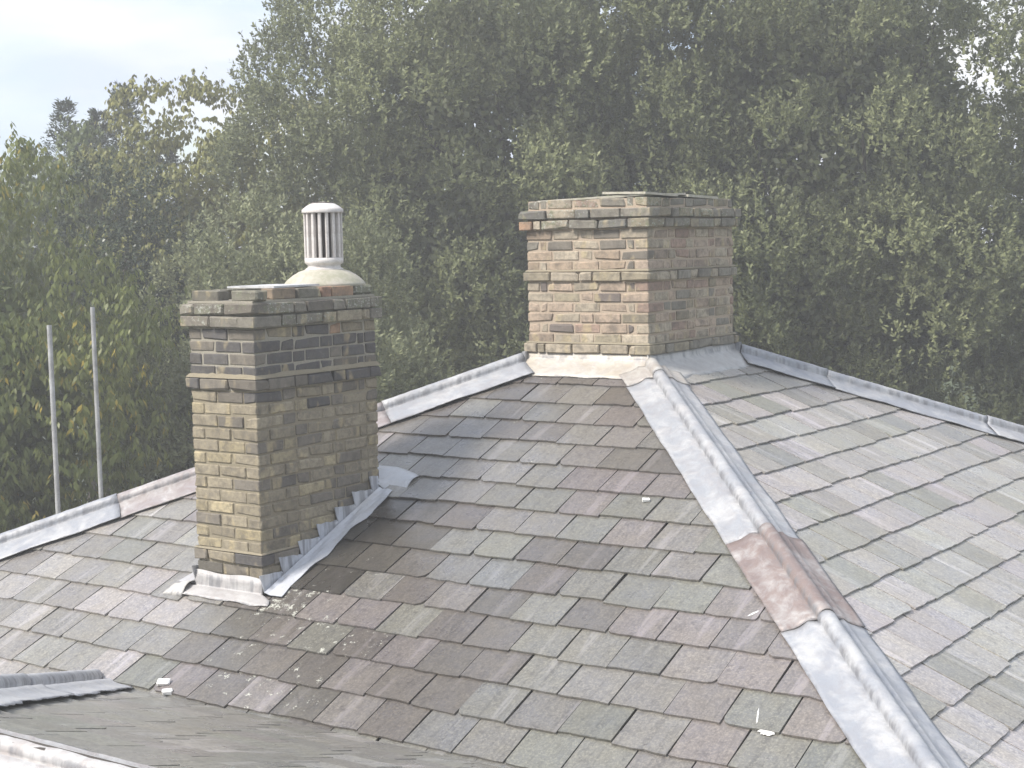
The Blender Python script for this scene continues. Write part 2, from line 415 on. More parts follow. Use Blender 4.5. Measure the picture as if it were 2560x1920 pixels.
def join_slates(items, parent):
    v, f, uv, tn, sd = [], [], [], [], []
    for k, (me, M, tint) in enumerate(items):
        b = len(v); v += [tuple(M @ x.co) for x in me.vertices]
        for p in me.polygons:
            f.append(tuple(b+i for i in p.vertices)); uv += [(me.vertices[i].co.x, me.vertices[i].co.y) for i in p.vertices]
        n = len(me.vertices); tn += [tint]*n; sd += [(k*.618) % 1.0]*n
    m = mesh('slate_courses', v, f, SLATE_J)
    ul = m.uv_layers.new(name='UVMap'); ul.data.foreach_set('uv', [c for q in uv for c in q])
    a = m.attributes.new('tint', 'FLOAT_COLOR', 'POINT'); a.data.foreach_set('color', [c for q in tn for c in q])
    a = m.attributes.new('seed', 'FLOAT', 'POINT'); a.data.foreach_set('value', sd)
    o = put('slate_courses', m, parent); o['kind'] = 'stuff'; return o
def join_stuff(name, items, parent, mat, color):
    v, f = [], []
    for me, M in items:
        b = len(v); v += [tuple(M @ x.co) for x in me.vertices]; f += [tuple(b+i for i in p.vertices) for p in me.polygons]
    o = put(name, mesh(name, v, f, mat), parent, None, color); o['kind'] = 'stuff'; return o

# boarding under the slates, one sheet for each slope, and the walls
def board(name, pts, root=None):
    n = len(pts); a = [Vector(p) - Vector((0, 0, 0.004)) for p in pts]; b = [p - Vector((0, 0, 0.05)) for p in a]
    f = [tuple(range(n)), tuple(range(2*n-1, n-1, -1))] + [(i, i+n, (i+1) % n+n, (i+1) % n) for i in range(n)]
    return put(name, mesh(name, a+b, f, BOARD), root or house)
def zA(y): return ZA+SA*y
xe = -0.968
vlx = -(EAVE-(-YV))/KV + XJ
boA = board('front_slope', [(-W2A, 0, ZA), (vlx-0.0 if False else -W2A-EAVE, -EAVE, zA(-EAVE)), (vlx, -EAVE, zA(-EAVE)), (XJ, YV, ZV), (-0.968*YV, YV, ZV), (0, 0, ZA)])
boB = board('right_slope', [(0, 0, ZA), (0.968*4.9, -4.9, ZA-SB*0.968*4.9), (0.968*4.9, W2B+4.9, ZA-SB*0.968*4.9), (0, W2B, ZA)])
boD = board('left_slope', [(-W2A, W2B, ZA), (-W2A-EAVE, W2B+EAVE, ZA-SA*EAVE), (-W2A-EAVE, -EAVE, ZA-SA*EAVE), (-W2A, 0, ZA)])
boE = board('back_slope', [(0, W2B, ZA), (EAVE*.968, W2B+EAVE, ZA-SA*EAVE), (-W2A-EAVE, W2B+EAVE, ZA-SA*EAVE), (-W2A, W2B, ZA)])
ZR = ZV + SN*(YV-YR)
XN1 = 3.3
boN = board('near_slope', [(XN1, YV, ZV), (XJ, YV, ZV), (XR, YR, ZR), (XN1, YR, ZR)], wing)
boW = board('near_end_slope', [(XJ, YV, ZV), (XJ-2.2, YV-KV*2.2, ZV-SWN*2.2), (XJ-2.2, YR-(YV-YR)-2.75, ZV-SWN*2.2), (XR, YR, ZR)], wing)
boS = board('near_front_slope', [(XR, YR, ZR), (XJ-2.2, YR-(YV-YR)-2.75, ZV-SWN*2.2), (XN1, YR-(YV-YR)-2.75, ZV-SWN*2.2), (XN1, YR, ZR)], wing)
def wall(name, x0, x1, y0, y1, z1, root=None):
    v = [(x, y, z) for z in (0, z1) for y in (y0, y1) for x in (x0, x1)]
    return put(name, mesh(name, v, [(0, 1, 5, 4), (1, 3, 7, 5), (3, 2, 6, 7), (2, 0, 4, 6), (4, 5, 7, 6)], WALLM), root or house)
wall('wall', -W2A-EAVE+0.35, EAVE*.968-0.3, -EAVE+0.4, W2B+EAVE-0.35, ZA-SA*EAVE-0.1)
wall('wall', XJ-1.9, XN1-0.1, YR-(YV-YR)-2.4, -EAVE+0.39, ZV-SWN*2.2-0.1, wing)

# chimney footprints
X1, Y1, Z1, HC1 = -1.1388, -2.7867, ZO-0.5653, 0.07635
W1A, W1B = 0.5472, 1.1435

def clipsA(u, v):
    y = v/CA
    cs = [(-1, 1/CA, W2A), (1, 0.968/CA, 0.0)]                        # left hip, front hip
    if u > XJ-0.15: cs.append((0, -1, -(YV+0.01)*CA))
    else: cs.append((KV, -1/CA, -(YV)+KV*XJ))
    # keep clear of the narrow stack
    m = 0.012
    if X1-W1A-0.2 < u < X1+0.2 and (Y1-0.32) < y < Y1+W1B+0.25:
        d = {'l': (X1-W1A)-u, 'r': u-X1, 'f': Y1-y, 'b': y-(Y1+W1B)}
        k = max(d, key=d.get)
        cs.append({'l': (1, 0, X1-W1A-m), 'r': (-1, 0, -X1-m), 'f': (0, 1, (Y1-m)*CA), 'b': (0, -1, -(Y1+W1B+m)*CA)}[k])
    return cs
def keepA(u, v):
    y = v/CA
    return not (X1-W1A+0.10 < u < X1-0.10 and Y1+0.02 < y+0.12 < Y1+W1B-0.02)
def drift(x, y):
    return .5+.25*math.sin(1.9*x+1.1*math.sin(1.7*y+.6)+.4)+.25*math.sin(2.3*y-1.3*x+1.2*math.sin(2.1*x)+2.0)
def zoneA(u, v, rg):
    x, y = u, v/CA; k = min(.999, .58*drift(x, y)+.42*rg.random()); li = 0.05
    hipd = (-0.968*y - x)
    if -1.2 < x < -0.3 and -2.8 < y < -1.8 and hipd > 0:          # darker strip beside the stack, darkest next to it
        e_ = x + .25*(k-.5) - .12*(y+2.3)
        z = 'dark' if e_ < -0.72 else ('darkish' if e_ < -.45 else ('brown' if k < .6 else 'grey')); li = 0.6 if y < -2.35 else .3
    elif -1.2 < x < 0.25 and -3.75 < y <= -2.6:
        z = 'brown' if k < .62 else ('purple' if k < .8 else ('green' if k < .92 else 'grey')); li = rg.uniform(.25, .8) if x < -.1 else .3
        if -1.1 < x < -.65 and y > -3.05: li = 1.0
    elif y > -1.9 and x < 0.1:
        z = 'grey' if k < .45 else ('brown' if k < .75 else ('purple' if k < .9 else 'green')); li = rg.uniform(0.1, .55)
    elif hipd < 1.15:
        z = 'purple' if k < .48 else ('green' if k < .7 else ('grey' if k < .9 else 'lilac'))
        if y > -1.25: z = 'brown' if k < .5 else ('purple' if k < .75 else 'grey')
    elif x < -1.4:  # paler mix at this end, sky sheen put into the colour
        z = 'lilac' if k < .34 else ('grey' if k < .62 else ('pale' if k < .80 else ('green' if k < .9 else 'purple')))
        li = 0.0
    else:
        z = 'grey' if k < .34 else ('green' if k < .58 else ('brown' if k < .80 else ('blue' if k < .88 else 'purple'))); li = rg.uniform(0, .22)
    return z, li
rowsA = [-(0.29+0.24*k)*CA for k in range(0, 19)]
lay(slA, boA, rowsA, (-6.0, 3.7), zoneA, clipsA, keepA, uoff=0.0125, rg=random.Random(21), tone=lambda u, v: .70+.24*min(1, max(0, (-1.0-u)/.7))+.07*min(1, max(0, u-.9)))  # tone rises to the left: sky sheen painted into the tint
def clipsB(u, v):
    x = -v/CB
    return [(-1, 0, 0.0)] if False else [(-1, 1/(CB*0.968), 0.0), (1, 1/(CB*0.968), W2B)]
def zoneB(u, v, rg):
    x = -v/CB; k = min(.999, .55*drift(x+3.1, u*1.1)+.45*rg.random())
    if k < .45: z = 'pale'
    elif k < .55: z = 'green'
    elif k < .75: z = 'lilac'
    elif k < .92: z = 'grey'
    else: z = 'blue'
    return z, (0.3 if x < 0.9 else 0.05)*rg.random()
rowsB = [-(0.28+0.25*k)*CB for k in range(0, 18)]
lay(slB, boB, rowsB, (-3.6, 6), zoneB, clipsB, None, uoff=0.05, rot=0.02, rg=random.Random(5), tone=1.2)  # raised tone paints sky sheen into this slope
# slates of the slopes that face away: real courses, joined
it = []
lay(slD, boD, [-(0.29+0.24*k)*CA for k in range(0, 19)], (-6.2, 4.8), lambda u, v, r: ('grey', 0), lambda u, v: [(-1, 1/CA, W2B), (1, 1/CA, 0.0)], joined=it)
join_slates(it, boD); it = []
lay(slE, boE, [-(0.29+0.24*k)*CA for k in range(0, 19)], (-5, 6), lambda u, v, r: ('grey', 0), lambda u, v: [(-1, 1/CA, 0.0), (1, 1/CA, W2A)], joined=it)
join_slates(it, boE); it = []
place_slates(300)
# nearer slope: its slates are seen at a raking angle
def clipsN(u, v):     # u = -x ; v up towards -y
    # x >= XJ + KH*(YV - y)  ->  u + KH*v/CN <= -XJ
    return [(1, KH/CN, -XJ), (0, 1, (YV-YR)*CN-0.01)]
rowsN = [(0.02+0.245*k)*CN for k in range(0, 14)]
lay(slN, boN, rowsN, (-3.3, 2.3), lambda u, v, r: (('green' if r.random() < .6 else ('grey' if r.random() < .7 else 'pale')), .4), clipsN, uoff=0.08, rg=random.Random(8), tone=0.98)
place_slates(300)

# the two slopes of the wing that face away from the valley
CW = math.hypot(1, SWN); US = 2*(YV-YR)
slW = Slope((XJ, YV, ZV), (0, -1, 0), (1, 0, SWN)); slS = Slope((0, YR, ZR), (1, 0, 0), (0, 1, SN)); it = []
lay(slW, boW, [(-2.1+.245*k)*CW for k in range(20)], (-.5, 9), lambda u, v, r: ('grey', .1), lambda u, v: [(-KH, 1/CW, 0), (-1, -KV/CW, 0), (KH, 1/CW, KH*US)], joined=it)
join_slates(it, boW); it = []
lay(slS, boS, [-(.25+.245*k)*CN for k in range(23)], (-5, 4), lambda u, v, r: ('grey', .1), lambda u, v: [(-1, KH/CN, -XR), (1, 0, XN1), (0, 1, -.02)], joined=it)
join_slates(it, boS)
# ------------------------------------------------------------------ lead hips
def lead_sheet(name, parent, A, d, L, nl, nr, wl_, wr_, color, roll=0.046, h=0.090, cove=1.0, seg=26, taper0=None, rg=None, wav=0.0025, jag=0.0, end_fan=True, lift=0.0):
    """a sheet dressed over a wooden roll: A start on the hip line, d unit direction down the hip,
       nl / nr unit vectors across the slope on either side (lying in the slope planes)"""
    rg = rg or random.Random(hash(name) & 255)
    upv = (nl.cross(d)); upl = d.cross(nl); upr = nr.cross(d)
    if upl.z < 0: upl = -upl
    if upr.z < 0: upr = -upr
    U = (upl+upr).normalized(); S = (nr-nl); S = (S - S.dot(d)*d).normalized()
    prof = []       # (kind, a, b)
    wl2, wr2 = wl_, wr_
    nfl = 7
    v = []; rowsn = None
    ph = [rg.uniform(0, 6.28) for _ in range(8)]
    for i in range(seg+1):
        t = i/seg*L; P = A + d*t
        row = []
        e1 = wav*(math.sin(t*7+ph[0])+.6*math.sin(t*19+ph[1])) ; e2 = wav*(math.sin(t*6+ph[2])+.6*math.sin(t*17+ph[3]))
        for k in range(nfl):        # left flap, from the edge in
            s = 1-k/nfl; w = roll*1.25+(wl2+e1+(rg.uniform(-jag, jag) if k == 0 else 0)-roll*1.25)*s
            hh = 0.033+lift + cove*0.028*max(0, (1-s)-.45)**1.6*3 + 0.003*math.sin(t*11+ph[4]+k)*(s) + rg.uniform(-.0012, .0012)
            row.append(P + nl*w + upl*hh)
        if cove < .5: row.append(P - S*roll*1.06 + U*.036)
        na = 9
        for k in range(na+1):       # over the roll
            a = math.pi*(1.12 - 1.24*k/na)
            wr = 1+0.03*math.sin(t*43+ph[5]+k*.8)*math.sin(t*13+ph[6])
            row.append(P + S*(math.cos(a)*roll*wr) + U*(h-roll + lift + math.sin(a)*roll*wr + rg.uniform(-.001, .001)))
        if cove < .5: row.append(P + S*roll*1.06 + U*.036)
        for k in range(nfl-1, -1, -1):
            s = 1-k/nfl; w = roll*1.25+(wr2+e2-roll*1.25)*s
            hh = 0.033+lift + cove*0.028*max(0, (1-s)-.45)**1.6*3 + 0.003*math.sin(t*9+ph[7]+k)*(s) + rg.uniform(-.0012, .0012)
            row.append(P + nr*w + upr*hh)
        rowsn = len(row); v += row
    f = []
    for i in range(seg):
        for j in range(rowsn-1):
            a = i*rowsn+j; f.append((a, a+1, a+1+rowsn, a+rowsn))
    me = mesh(name, v, f, LEAD, True)
    o = put(name, me, parent, None, color)
    md = o.modifiers.new('thickness', 'SOLIDIFY'); md.thickness = 0.004; md.offset = 1
    return o
def hip(name, A, B, nl, nr, cuts, colors, wl_=0.262, wr_=0.262, root=None, **kw):
    A = Vector(A); B = Vector(B); d = (B-A).normalized(); L = (B-A).length
    nl = Vector(nl); nr = Vector(nr); nl = (nl-nl.dot(d)*d).normalized(); nr = (nr-nr.dot(d)*d).normalized()
    # the part that carries the sheets: the timber roll under the lead
    v = []; 
    for P in (A, B):
        for k in range(8):
            a = k/8*6.2832; S = (nr-nl).normalized(); U = d.cross(S); U = U if U.z > 0 else -U
            v.append(P + S*math.cos(a)*.03 + U*(.035+math.sin(a)*.03))
    f = [(k, (k+1) % 8, 8+(k+1) % 8, 8+k) for k in range(8)] + [tuple(range(8)), tuple(range(15, 7, -1))]
    par = put(name, mesh(name, v, f, BOARD), root or house)
    c = [0]+cuts+[L]
    for i in range(len(c)-1):
        a, b = c[i], c[i+1] + (0.0 if i < len(c)-2 else 0)
        # upper sheet laps over the lower one
        lead_sheet('lead_sheet', par, A + d*max(0, a-0.0), d, b-a+(0.0), nl, nr, wl_, wr_, colors[i % len(colors)], rg=random.Random(i*7+len(name)), seg=max(6, int((b-a)/.045)), lift=0.006*(len(c)-1-i) % .013, **kw)
    return par
vB = Vector((-SB, 0, 0))
GREY = (0.29, 0.305, 0.335, 0.10); GREY2 = (0.31, 0.322, 0.345, 0.2); BROWN = (0.21, 0.165, 0.155, 0.8); BUFF = (0.40, 0.375, 0.335, 0.45)
A0 = (0.03, -0.03/0.968, ZA-SB*0.03); LF = 4.6
hipF = hip('front_hip', A0, (0.968*LF, -LF, zA(-LF)), (-1, -0.0, 0), (0, 1, 0), [0.22, 2.52, 3.45], [BUFF, GREY2, BROWN, GREY], wl_=0.225, wr_=0.215)
hip('left_hip', (-W2A-0.02, -0.02, zA(-0.02)), (-W2A-EAVE, -EAVE, zA(-EAVE)), (1, 0, 0), (0, 1, 0.0), [1.1, 3.1, 4.6], [GREY2, (0.315, 0.285, 0.285, 0.55), GREY, GREY2], cove=0.0)
hip('right_hip', (0.02, W2B+0.02, ZA-SB*.02), (0.968*EAVE, W2B+EAVE, ZA-SA*EAVE), (0, -1, 0), (-1, 0, 0), [0.75, 2.2, 3.6], [GREY, GREY, GREY2, GREY], cove=0.0)
hip('back_hip', (-W2A-0.02, W2B+0.02, ZA-SA*.02), (-W2A-EAVE, W2B+EAVE, ZA-SA*EAVE), (1, 0, 0), (0, -1, 0), [1.5, 3.0], [GREY, GREY2])
hip('near_hip', (XR, YR, ZR), (XJ-0.02, YV+0.02, ZV-.005), (1, 0, 0), (0, 1, 0) if False else (0, -1, 0), [2.2], [(0.40, .41, .43, .15), (0.42, .43, .455, .1)], wl_=0.25, wr_=0.2, root=wing, jag=.012)
hip('near_ridge', (XR-0.05, YR, ZR), (XN1, YR, ZR), (0, 1, -SN), (0, -1, -SN), [1.6, 3.2], [(0.42, .415, .41, .5), GREY2, GREY], wl_=0.2, wr_=0.2, root=wing, roll=.032, h=.055)

# ------------------------------------------------------------------ brick stacks
BM = {}
def brick_mesh(L, D, H, q):
    key = (round(L, 3), round(D, 3), round(H, 3), q)
    if key not in BM:
        rg = random.Random(hash(key) & 0xffff)
        v, f = bevel_box(L, D, H, 0.005, 0.0018, rg, 0.014)
        BM[key] = mesh('brick', v, f, BRICK)
    return BM[key]
S_, H_, C_ = 0.215, 0.1025, 0.055
def fit(pattern, L, j=0.010):
    k = (L - j*(len(pattern)-1))/sum(pattern)
    return [p*k for p in pattern]
def stack_course(root, x0, x1, y0, y1, z0, H, colfn, rg, patA, patB, front_s, joined, j=0.011, zmin=None, skip=None, jit=0.003, D=0.1025):
    """one course of a rectangular stack: faces y0 (towards -y) and x1 (towards +x) brick by brick, the other two joined"""
    h = H-j; zc = z0+j/2+h/2
    # pattern A runs from the corner (x1,y0) leftwards; its first brick is the corner brick
    La = fit(patA, x1-x0, j); Lb = fit(patB, y1-y0, j)
    def one(cx, cy, lx, ly, face, joinit=False):
        if zmin is not None and zmin(cx, cy) > z0+H*1.0: return
        if skip and skip(cx, cy): return
        q = rg.randrange(5)
        if lx >= ly: me = brick_mesh(lx, ly, h, q); rot = 0
        else: me = brick_mesh(ly, lx, h, q); rot = math.pi/2
        o = rg.uniform(-jit, jit)
        M = Matrix.Translation((cx + (o if face == 'B' else 0), cy + (-o if face == 'A' else 0), zc+rg.uniform(-.002, .002))) @ Matrix.Rotation(rot+rg.uniform(-.012, .012) + (math.pi if rg.random() < .5 else 0), 4, 'Z') @ Matrix.Rotation(rg.uniform(-.008, .008), 4, 'Y')
        if joinit: joined.append((me, M)); return
        put('brick', me, root, M, colfn(face, cx, cy, zc))
    x = x1
    for i, l in enumerate(La):
        last = i == len(La)-1
        if i == 0 and not front_s: x -= l+j; continue        # this corner brick belongs to the B face
        d = D
        if last and front_s: d = min(S_, y1-y0-.12)                     # turns the far corner as a header of the left face
        one(x-l/2, y0+d/2, l, d, 'A'); x -= l+j
    y = y0
    for i, l in enumerate(Lb):
        if i == 0 and front_s: y += l+j; continue
        d = D
        one(x1-d/2, y+l/2, d, l, 'B'); y += l+j
    # hidden faces
    n = max(2, round((x1-x0-.25)/0.225)); l = (x1-x0-2*D-.03)/n
    for i in range(n): one(x0+D+.015+l*(i+.5), y1-D/2, l-j, D, 'A', True)
    n = max(2, round((y1-y0-.25)/0.225)); l = (y1-y0-2*D-.03)/n
    for i in range(n): one(x0+D/2, y0+(S_ if front_s else D)+.015+(y1-y0-(S_ if front_s else D)-.02)/n*(i+.5), D, (y1-y0-(S_ if front_s else D)-.02)/n-j, 'B', True)
def core(name, x0, x1, y0, y1, z0, z1, mat, root):
    v = [(x, y, z) for z in (z0, z1) for y in (y0, y1) for x in (x0, x1)]
    return put(name, mesh(name, v, [(0, 2, 3, 1), (0, 1, 5, 4), (1, 3, 7, 5), (3, 2, 6, 7), (2, 0, 4, 6), (4, 5, 7, 6)], mat), root)
def cc(rg, opts, alpha=0.1):
    r = rg.random()*sum(w for w, _ in opts)
    for w, c in opts:
        r -= w
        if r <= 0: break
    k = rg.uniform(.82, 1.16)
    return (*[x*k for x in c], alpha)
YEL = (0.40, 0.34, 0.218); TAN = (0.31, 0.268, 0.192); SOOT = (0.195, 0.174, 0.143); DARKB = (0.115, 0.110, 0.108); ORANGE = (0.38, 0.25, 0.165); GRY = (0.25, 0.23, 0.19)
PINK = (0.405, 0.318, 0.242); CREAM = (0.405, 0.348, 0.265); RED = (0.33, 0.237, 0.187); BURNT = (0.16, 0.135, 0.12)
def roofz(x, y): return ZA+SA*y

# narrow stack with the pot
r1 = random.Random(31)
s1 = empty('chimney_stack', (X1-W1A/2, Y1+W1B/2, ZA+SA*(Y1+W1B/2)))
tag(s1, 'tall narrow sooty yellow brick chimney crowned by a ventilated pot and loose rim bricks', 'chimney')
core('mortar', X1-W1A+.008, X1-.008, Y1+.008, Y1+W1B-.008, Z1-26*HC1, Z1-5*HC1, MORT3, s1)
core('mortar', X1-W1A+.007, X1-.007, Y1+.007, Y1+W1B-.007, Z1-5*HC1, Z1+2*HC1, MORT1, s1)
jn = []
def proj1(k):
    if k in (-2, -1): return 0.036
    if k == 4: return 0.024
    if k == 18: return 0.016
    return 0.0
for k in range(-2, 25):
    e = proj1(k)
    def cf(face, x, y, z, k=k):
        if k < 0: return cc(r1, [(5, GRY), (2, SOOT), (.3, ORANGE), (2, TAN)], r1.uniform(.5, .85))
        if k == 0: return cc(r1, [(2, ORANGE), (3, TAN), (2, SOOT), (2, DARKB)], .35)
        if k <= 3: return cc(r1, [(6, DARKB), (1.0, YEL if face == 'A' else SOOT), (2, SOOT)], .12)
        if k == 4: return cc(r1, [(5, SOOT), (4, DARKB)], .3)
        if k <= 6: return cc(r1, [(3, SOOT), (2, TAN), (1 if face == 'A' else .3, YEL), (2, DARKB)], .2)
        if k == 19: return cc(r1, [(3, SOOT), (2, TAN), (1, (.13, .12, .10))], .3)
        if k == 18: return cc(r1, [(4, SOOT), (3, DARKB), (1, TAN)], .3)
        if face == 'A': return cc(r1, [(3.4, YEL), (5, TAN), (3, SOOT), (.6, (.43, .37, .25))], .2)
        return cc(r1, [(1.2, YEL), (5, TAN), (3.5, SOOT), (.3, (.15, .137, .12))], .22)
    odd = k % 2
    pa = [S_, S_, H_] if not odd else [H_, S_, S_]
    pb = [H_, S_, H_, S_, H_, S_, H_] if not odd else [S_, H_, S_, H_, S_, C_, H_]
    stack_course(s1, X1-W1A-e, X1+e, Y1-e, Y1+W1B+e, Z1-(k+1)*HC1, HC1, cf, r1, pa, pb, not odd, jn, zmin=roofz, D=0.1025+e)
join_stuff('far_brickwork', jn, s1, BRICK, (*TAN, .15))
# mortar fillet weathering the projecting course
def fillet(name, root, x0, x1, y0, y1, z, e, h, mat, rg):
    v = []; f = []; n = 14
    ring = [(x0, y0), (x1, y0), (x1, y1), (x0, y1)]
    for a in range(4):
        p, q = ring[a], ring[(a+1) % 4]
        for i in range(n):
            t = i/n; v.append((p[0]+(q[0]-p[0])*t, p[1]+(q[1]-p[1])*t, a))
    out = []; N = len(v); cx, cy_ = (x0+x1)/2, (y0+y1)/2
    for x, y, a in v:
        sx = 1 if x > cx else -1; sy = 1 if y > cy_ else -1
        ex = sx if min(abs(x-x0), abs(x-x1)) < 1e-6 else 0; ey = sy if min(abs(y-y0), abs(y-y1)) < 1e-6 else 0
        k = rg.uniform(.78, 1.0); hh = h*rg.uniform(.7, 1.1)
        out.append((x+ex*e*k, y+ey*e*k, z+.001)); out.append((x+ex*.004, y+ey*.004, z+hh))
    for i in range(N):
        j = (i+1) % N; f.append((2*i, 2*j, 2*j+1, 2*i+1))
    return put(name, mesh(name, out, f, mat), root)
fillet('mortar_fillet', s1, X1-W1A, X1, Y1, Y1+W1B, Z1-4*HC1, 0.024, 0.03, MORT3, r1)
fillet('mortar_fillet', s1, X1-W1A, X1, Y1, Y1+W1B, Z1-18*HC1, 0.016, 0.014, MORT3, r1)
# top of the stack: bedded bricks, two of them loose, mortar bed, cover slab and flaunching
ZT = Z1+2*HC1
core('mortar_bed', X1-W1A+.0, X1-.0, Y1+.0, Y1+W1B-.0, ZT-.004, ZT+.012, MORT1, s1)
def lone(cx, cy, lx, ly, z, rz, root, colr, tilt=0.0, h=0.066):
    M = Matrix.Translation((cx, cy, z+h/2)) @ Matrix.Rotation(rz, 4, 'Z') @ Matrix.Rotation(tilt, 4, 'Y')
    return put('brick', brick_mesh(lx, ly, h, r1.randrange(5)), root, M, colr)
MOSSY = (0.215, 0.205, 0.16, .7)
lone(X1-0.075, Y1+0.055, 0.205, 0.10, ZT+.008, 0.02, s1, MOSSY)
lone(X1-0.40, Y1+0.052, 0.215, 0.10, ZT+.008, 0.03, s1, (0.16, .15, .12, .5), 0.02)
lone(X1-W1A+.06, Y1+0.28, 0.215, 0.10, ZT+.008, 1.56, s1, MOSSY)
yy = Y1+0.20
for i, l in enumerate((0.215, 0.215, 0.1, 0.215, 0.20)):
    if yy+l > Y1+W1B+.02: break
    lone(X1-0.055-(.0 if i else .02), yy+l/2, l-.01, 0.10, ZT+.010+(.004 if i == 0 else 0), math.pi/2+r1.uniform(-.02, .02), s1, [(0.27, .21, .15, .5), (0.19, .18, .14, .6), (.42, .25, .17, .4), (.36, .24, .16, .5), (.2, .2, .15, .9)][i]); yy += l
for i in range(4): lone(X1-W1A+.055, Y1+.5+.22*i, .205, .10, ZT+.008, 1.57, s1, MOSSY)
lone(X1-.28, Y1+W1B-.05, .2, .1, ZT+.008, 0, s1, MOSSY)
def slab(name, x0, x1, y0, y1, z, th, root, mat, rz=0.0, rg=None, tl=(0, 0)):
    rg = rg or r1; cx, cy_ = (x0+x1)/2, (y0+y1)/2; P = []; n = 7
    for a, b in (((x0, y0), (x1, y0)), ((x1, y0), (x1, y1)), ((x1, y1), (x0, y1)), ((x0, y1), (x0, y0))):
        for i in range(n): P.append((a[0]+(b[0]-a[0])*i/n+rg.uniform(-.006, .006)-cx, a[1]+(b[1]-a[1])*i/n+rg.uniform(-.006, .006)-cy_))
    N = len(P); v = [(x, y, th) for x, y in P]+[(x, y, 0) for x, y in P]
    f = [tuple(range(N)), tuple(range(2*N-1, N-1, -1))]+[(i, i+N, (i+1) % N+N, (i+1) % N) for i in range(N)]
    return put(name, mesh(name, v, f, mat), root, Matrix.Translation((cx, cy_, z)) @ Matrix.Rotation(rz, 4, 'Z') @ Matrix.Rotation(tl[0], 4, 'X') @ Matrix.Rotation(tl[1], 4, 'Y'))
slab('cover_slab', X1-.42, X1-.05, Y1+.22, Y1+.66, ZT+.082, .012, s1, SLAB, .04)
PX, PY = X1-W1A/2, -1.817
def lathe(name, prof, cx, cy_, z, root, mat, n=36, wob=0.0, rg=None, smooth=True):
    rg = rg or r1; v = []; f = []
    for r, h in prof:
        for i in range(n):
            a = i/n*6.28318; rr = r*(1+rg.uniform(-wob, wob)); v.append((cx+rr*math.cos(a), cy_+rr*math.sin(a), z+h))
    for k in range(len(prof)-1):
        for i in range(n):
            j = (i+1) % n; f.append((k*n+i, k*n+j, (k+1)*n+j, (k+1)*n+i))
    f.append(tuple(range(n-1, -1, -1))); b = (len(prof)-1)*n; f.append(tuple(range(b, b+n)))
    return put(name, mesh(name, v, f, mat, smooth), root)
lathe('flaunching', [(.275, 0), (.262, .02), (.24, .045), (.205, .072), (.165, .094), (.128, .106), (.10, .108)], PX, PY, ZT+.072, s1, FLAUNCH, 40, .008)
core('mortar_bed', X1-W1A+.09, X1-.09, Y1+.66, Y1+W1B-.05, ZT+.005, ZT+.078, MORT1, s1)
# the pot itself
ZP = ZT+.072+.100
pot = empty('chimney_pot', (PX, PY, ZP)); tag(pot, 'pale terracotta ventilated chimney pot with upright slots and domed cap', 'chimney pot')
lathe('foot', [(.095, 0), (.124, .0), (.124, .012), (.112, .018), (.106, .026), (.108, .036), (.122, .046), (.127, .052), (.127, .082), (.118, .084), (.098, .084)], PX, PY, ZP, pot, TERRA)
lathe('liner', [(.072, 0), (.072, .375)], PX, PY, ZP+.07, pot, DARKIN, 24)
nb = 16
for i in range(nb):
    a = (i+.35)/nb*6.28318; c, s = math.cos(a), math.sin(a)
    M = Matrix.Translation((PX+c*.113, PY+s*.113, ZP+.084+.147)) @ Matrix.Rotation(a, 4, 'Z') @ Matrix.Rotation(r1.uniform(-.01, .01), 4, 'X')
    key = 'bar%d' % (i % 3)
    if key not in BM:
        v, f = bevel_box(.028, .0205, .300, .003, .0008, random.Random(i)); BM[key] = mesh('bar', v, f, TERRA)
    put('bar', BM[key], pot, M)
lathe('cap', [(.100, .0), (.136, .0), (.1365, .006), (.136, .022), (.126, .030), (.105, .046), (.078, .060), (.045, .069), (.015, .072)], PX, PY, ZP+.084+.292, pot, TERRA)

# lead round the narrow stack
def sheet(name, pts_rows, root, color, th=0.004, sm=True):
    n = len(pts_rows[0]); v = [p for row in pts_rows for p in row]; f = []
    for i in range(len(pts_rows)-1):
        for j in range(n-1): a = i*n+j; f.append((a, a+1, a+1+n, a+n))
    o = put(name, mesh(name, v, f, LEAD, sm), root, None, color)
    md = o.modifiers.new('thickness', 'SOLIDIFY'); md.thickness = th; md.offset = 1
    return o
def rA(x, y, h=0.0): return slA.p(x, y*CA, h)
def rB(x, y, h=0.0): return slB.p(y, -x*CB, h)
rg = random.Random(77)
# apron: upstand on the face, a sharp crease, then out over the slates
rows = []
xc_ = X1-W1A/2
for i in range(26):
    t = i/25; x = X1-W1A-.012+(W1A+.024)*t; row = []
    wv = .005*math.sin(t*17)+rg.uniform(-.002, .002)
    zt = Z1-20*HC1+.010+.006*math.sin(t*9+1)
    zc = rA(x, Y1-.016, .026).z
    row += [Vector((x, Y1-.006, zt)), Vector((x, Y1-.010+wv*.5, zt*.5+zc*.5)), Vector((x, Y1-.014, zc+.012)), Vector((x, Y1-.017, zc))]
    for s_ in (.03, .06, .09, .112):
        xs = xc_ + (x-xc_)*(1+.46*min(1, (s_-.01)/.06))
        row.append(rA(xs, Y1-s_-wv*(s_ > .1), .036-.06*s_+.003*math.sin(t*23+s_*40)))
    rows.append(row)
sheet('apron_flashing', rows, s1, (0.40, .385, .375, .2))
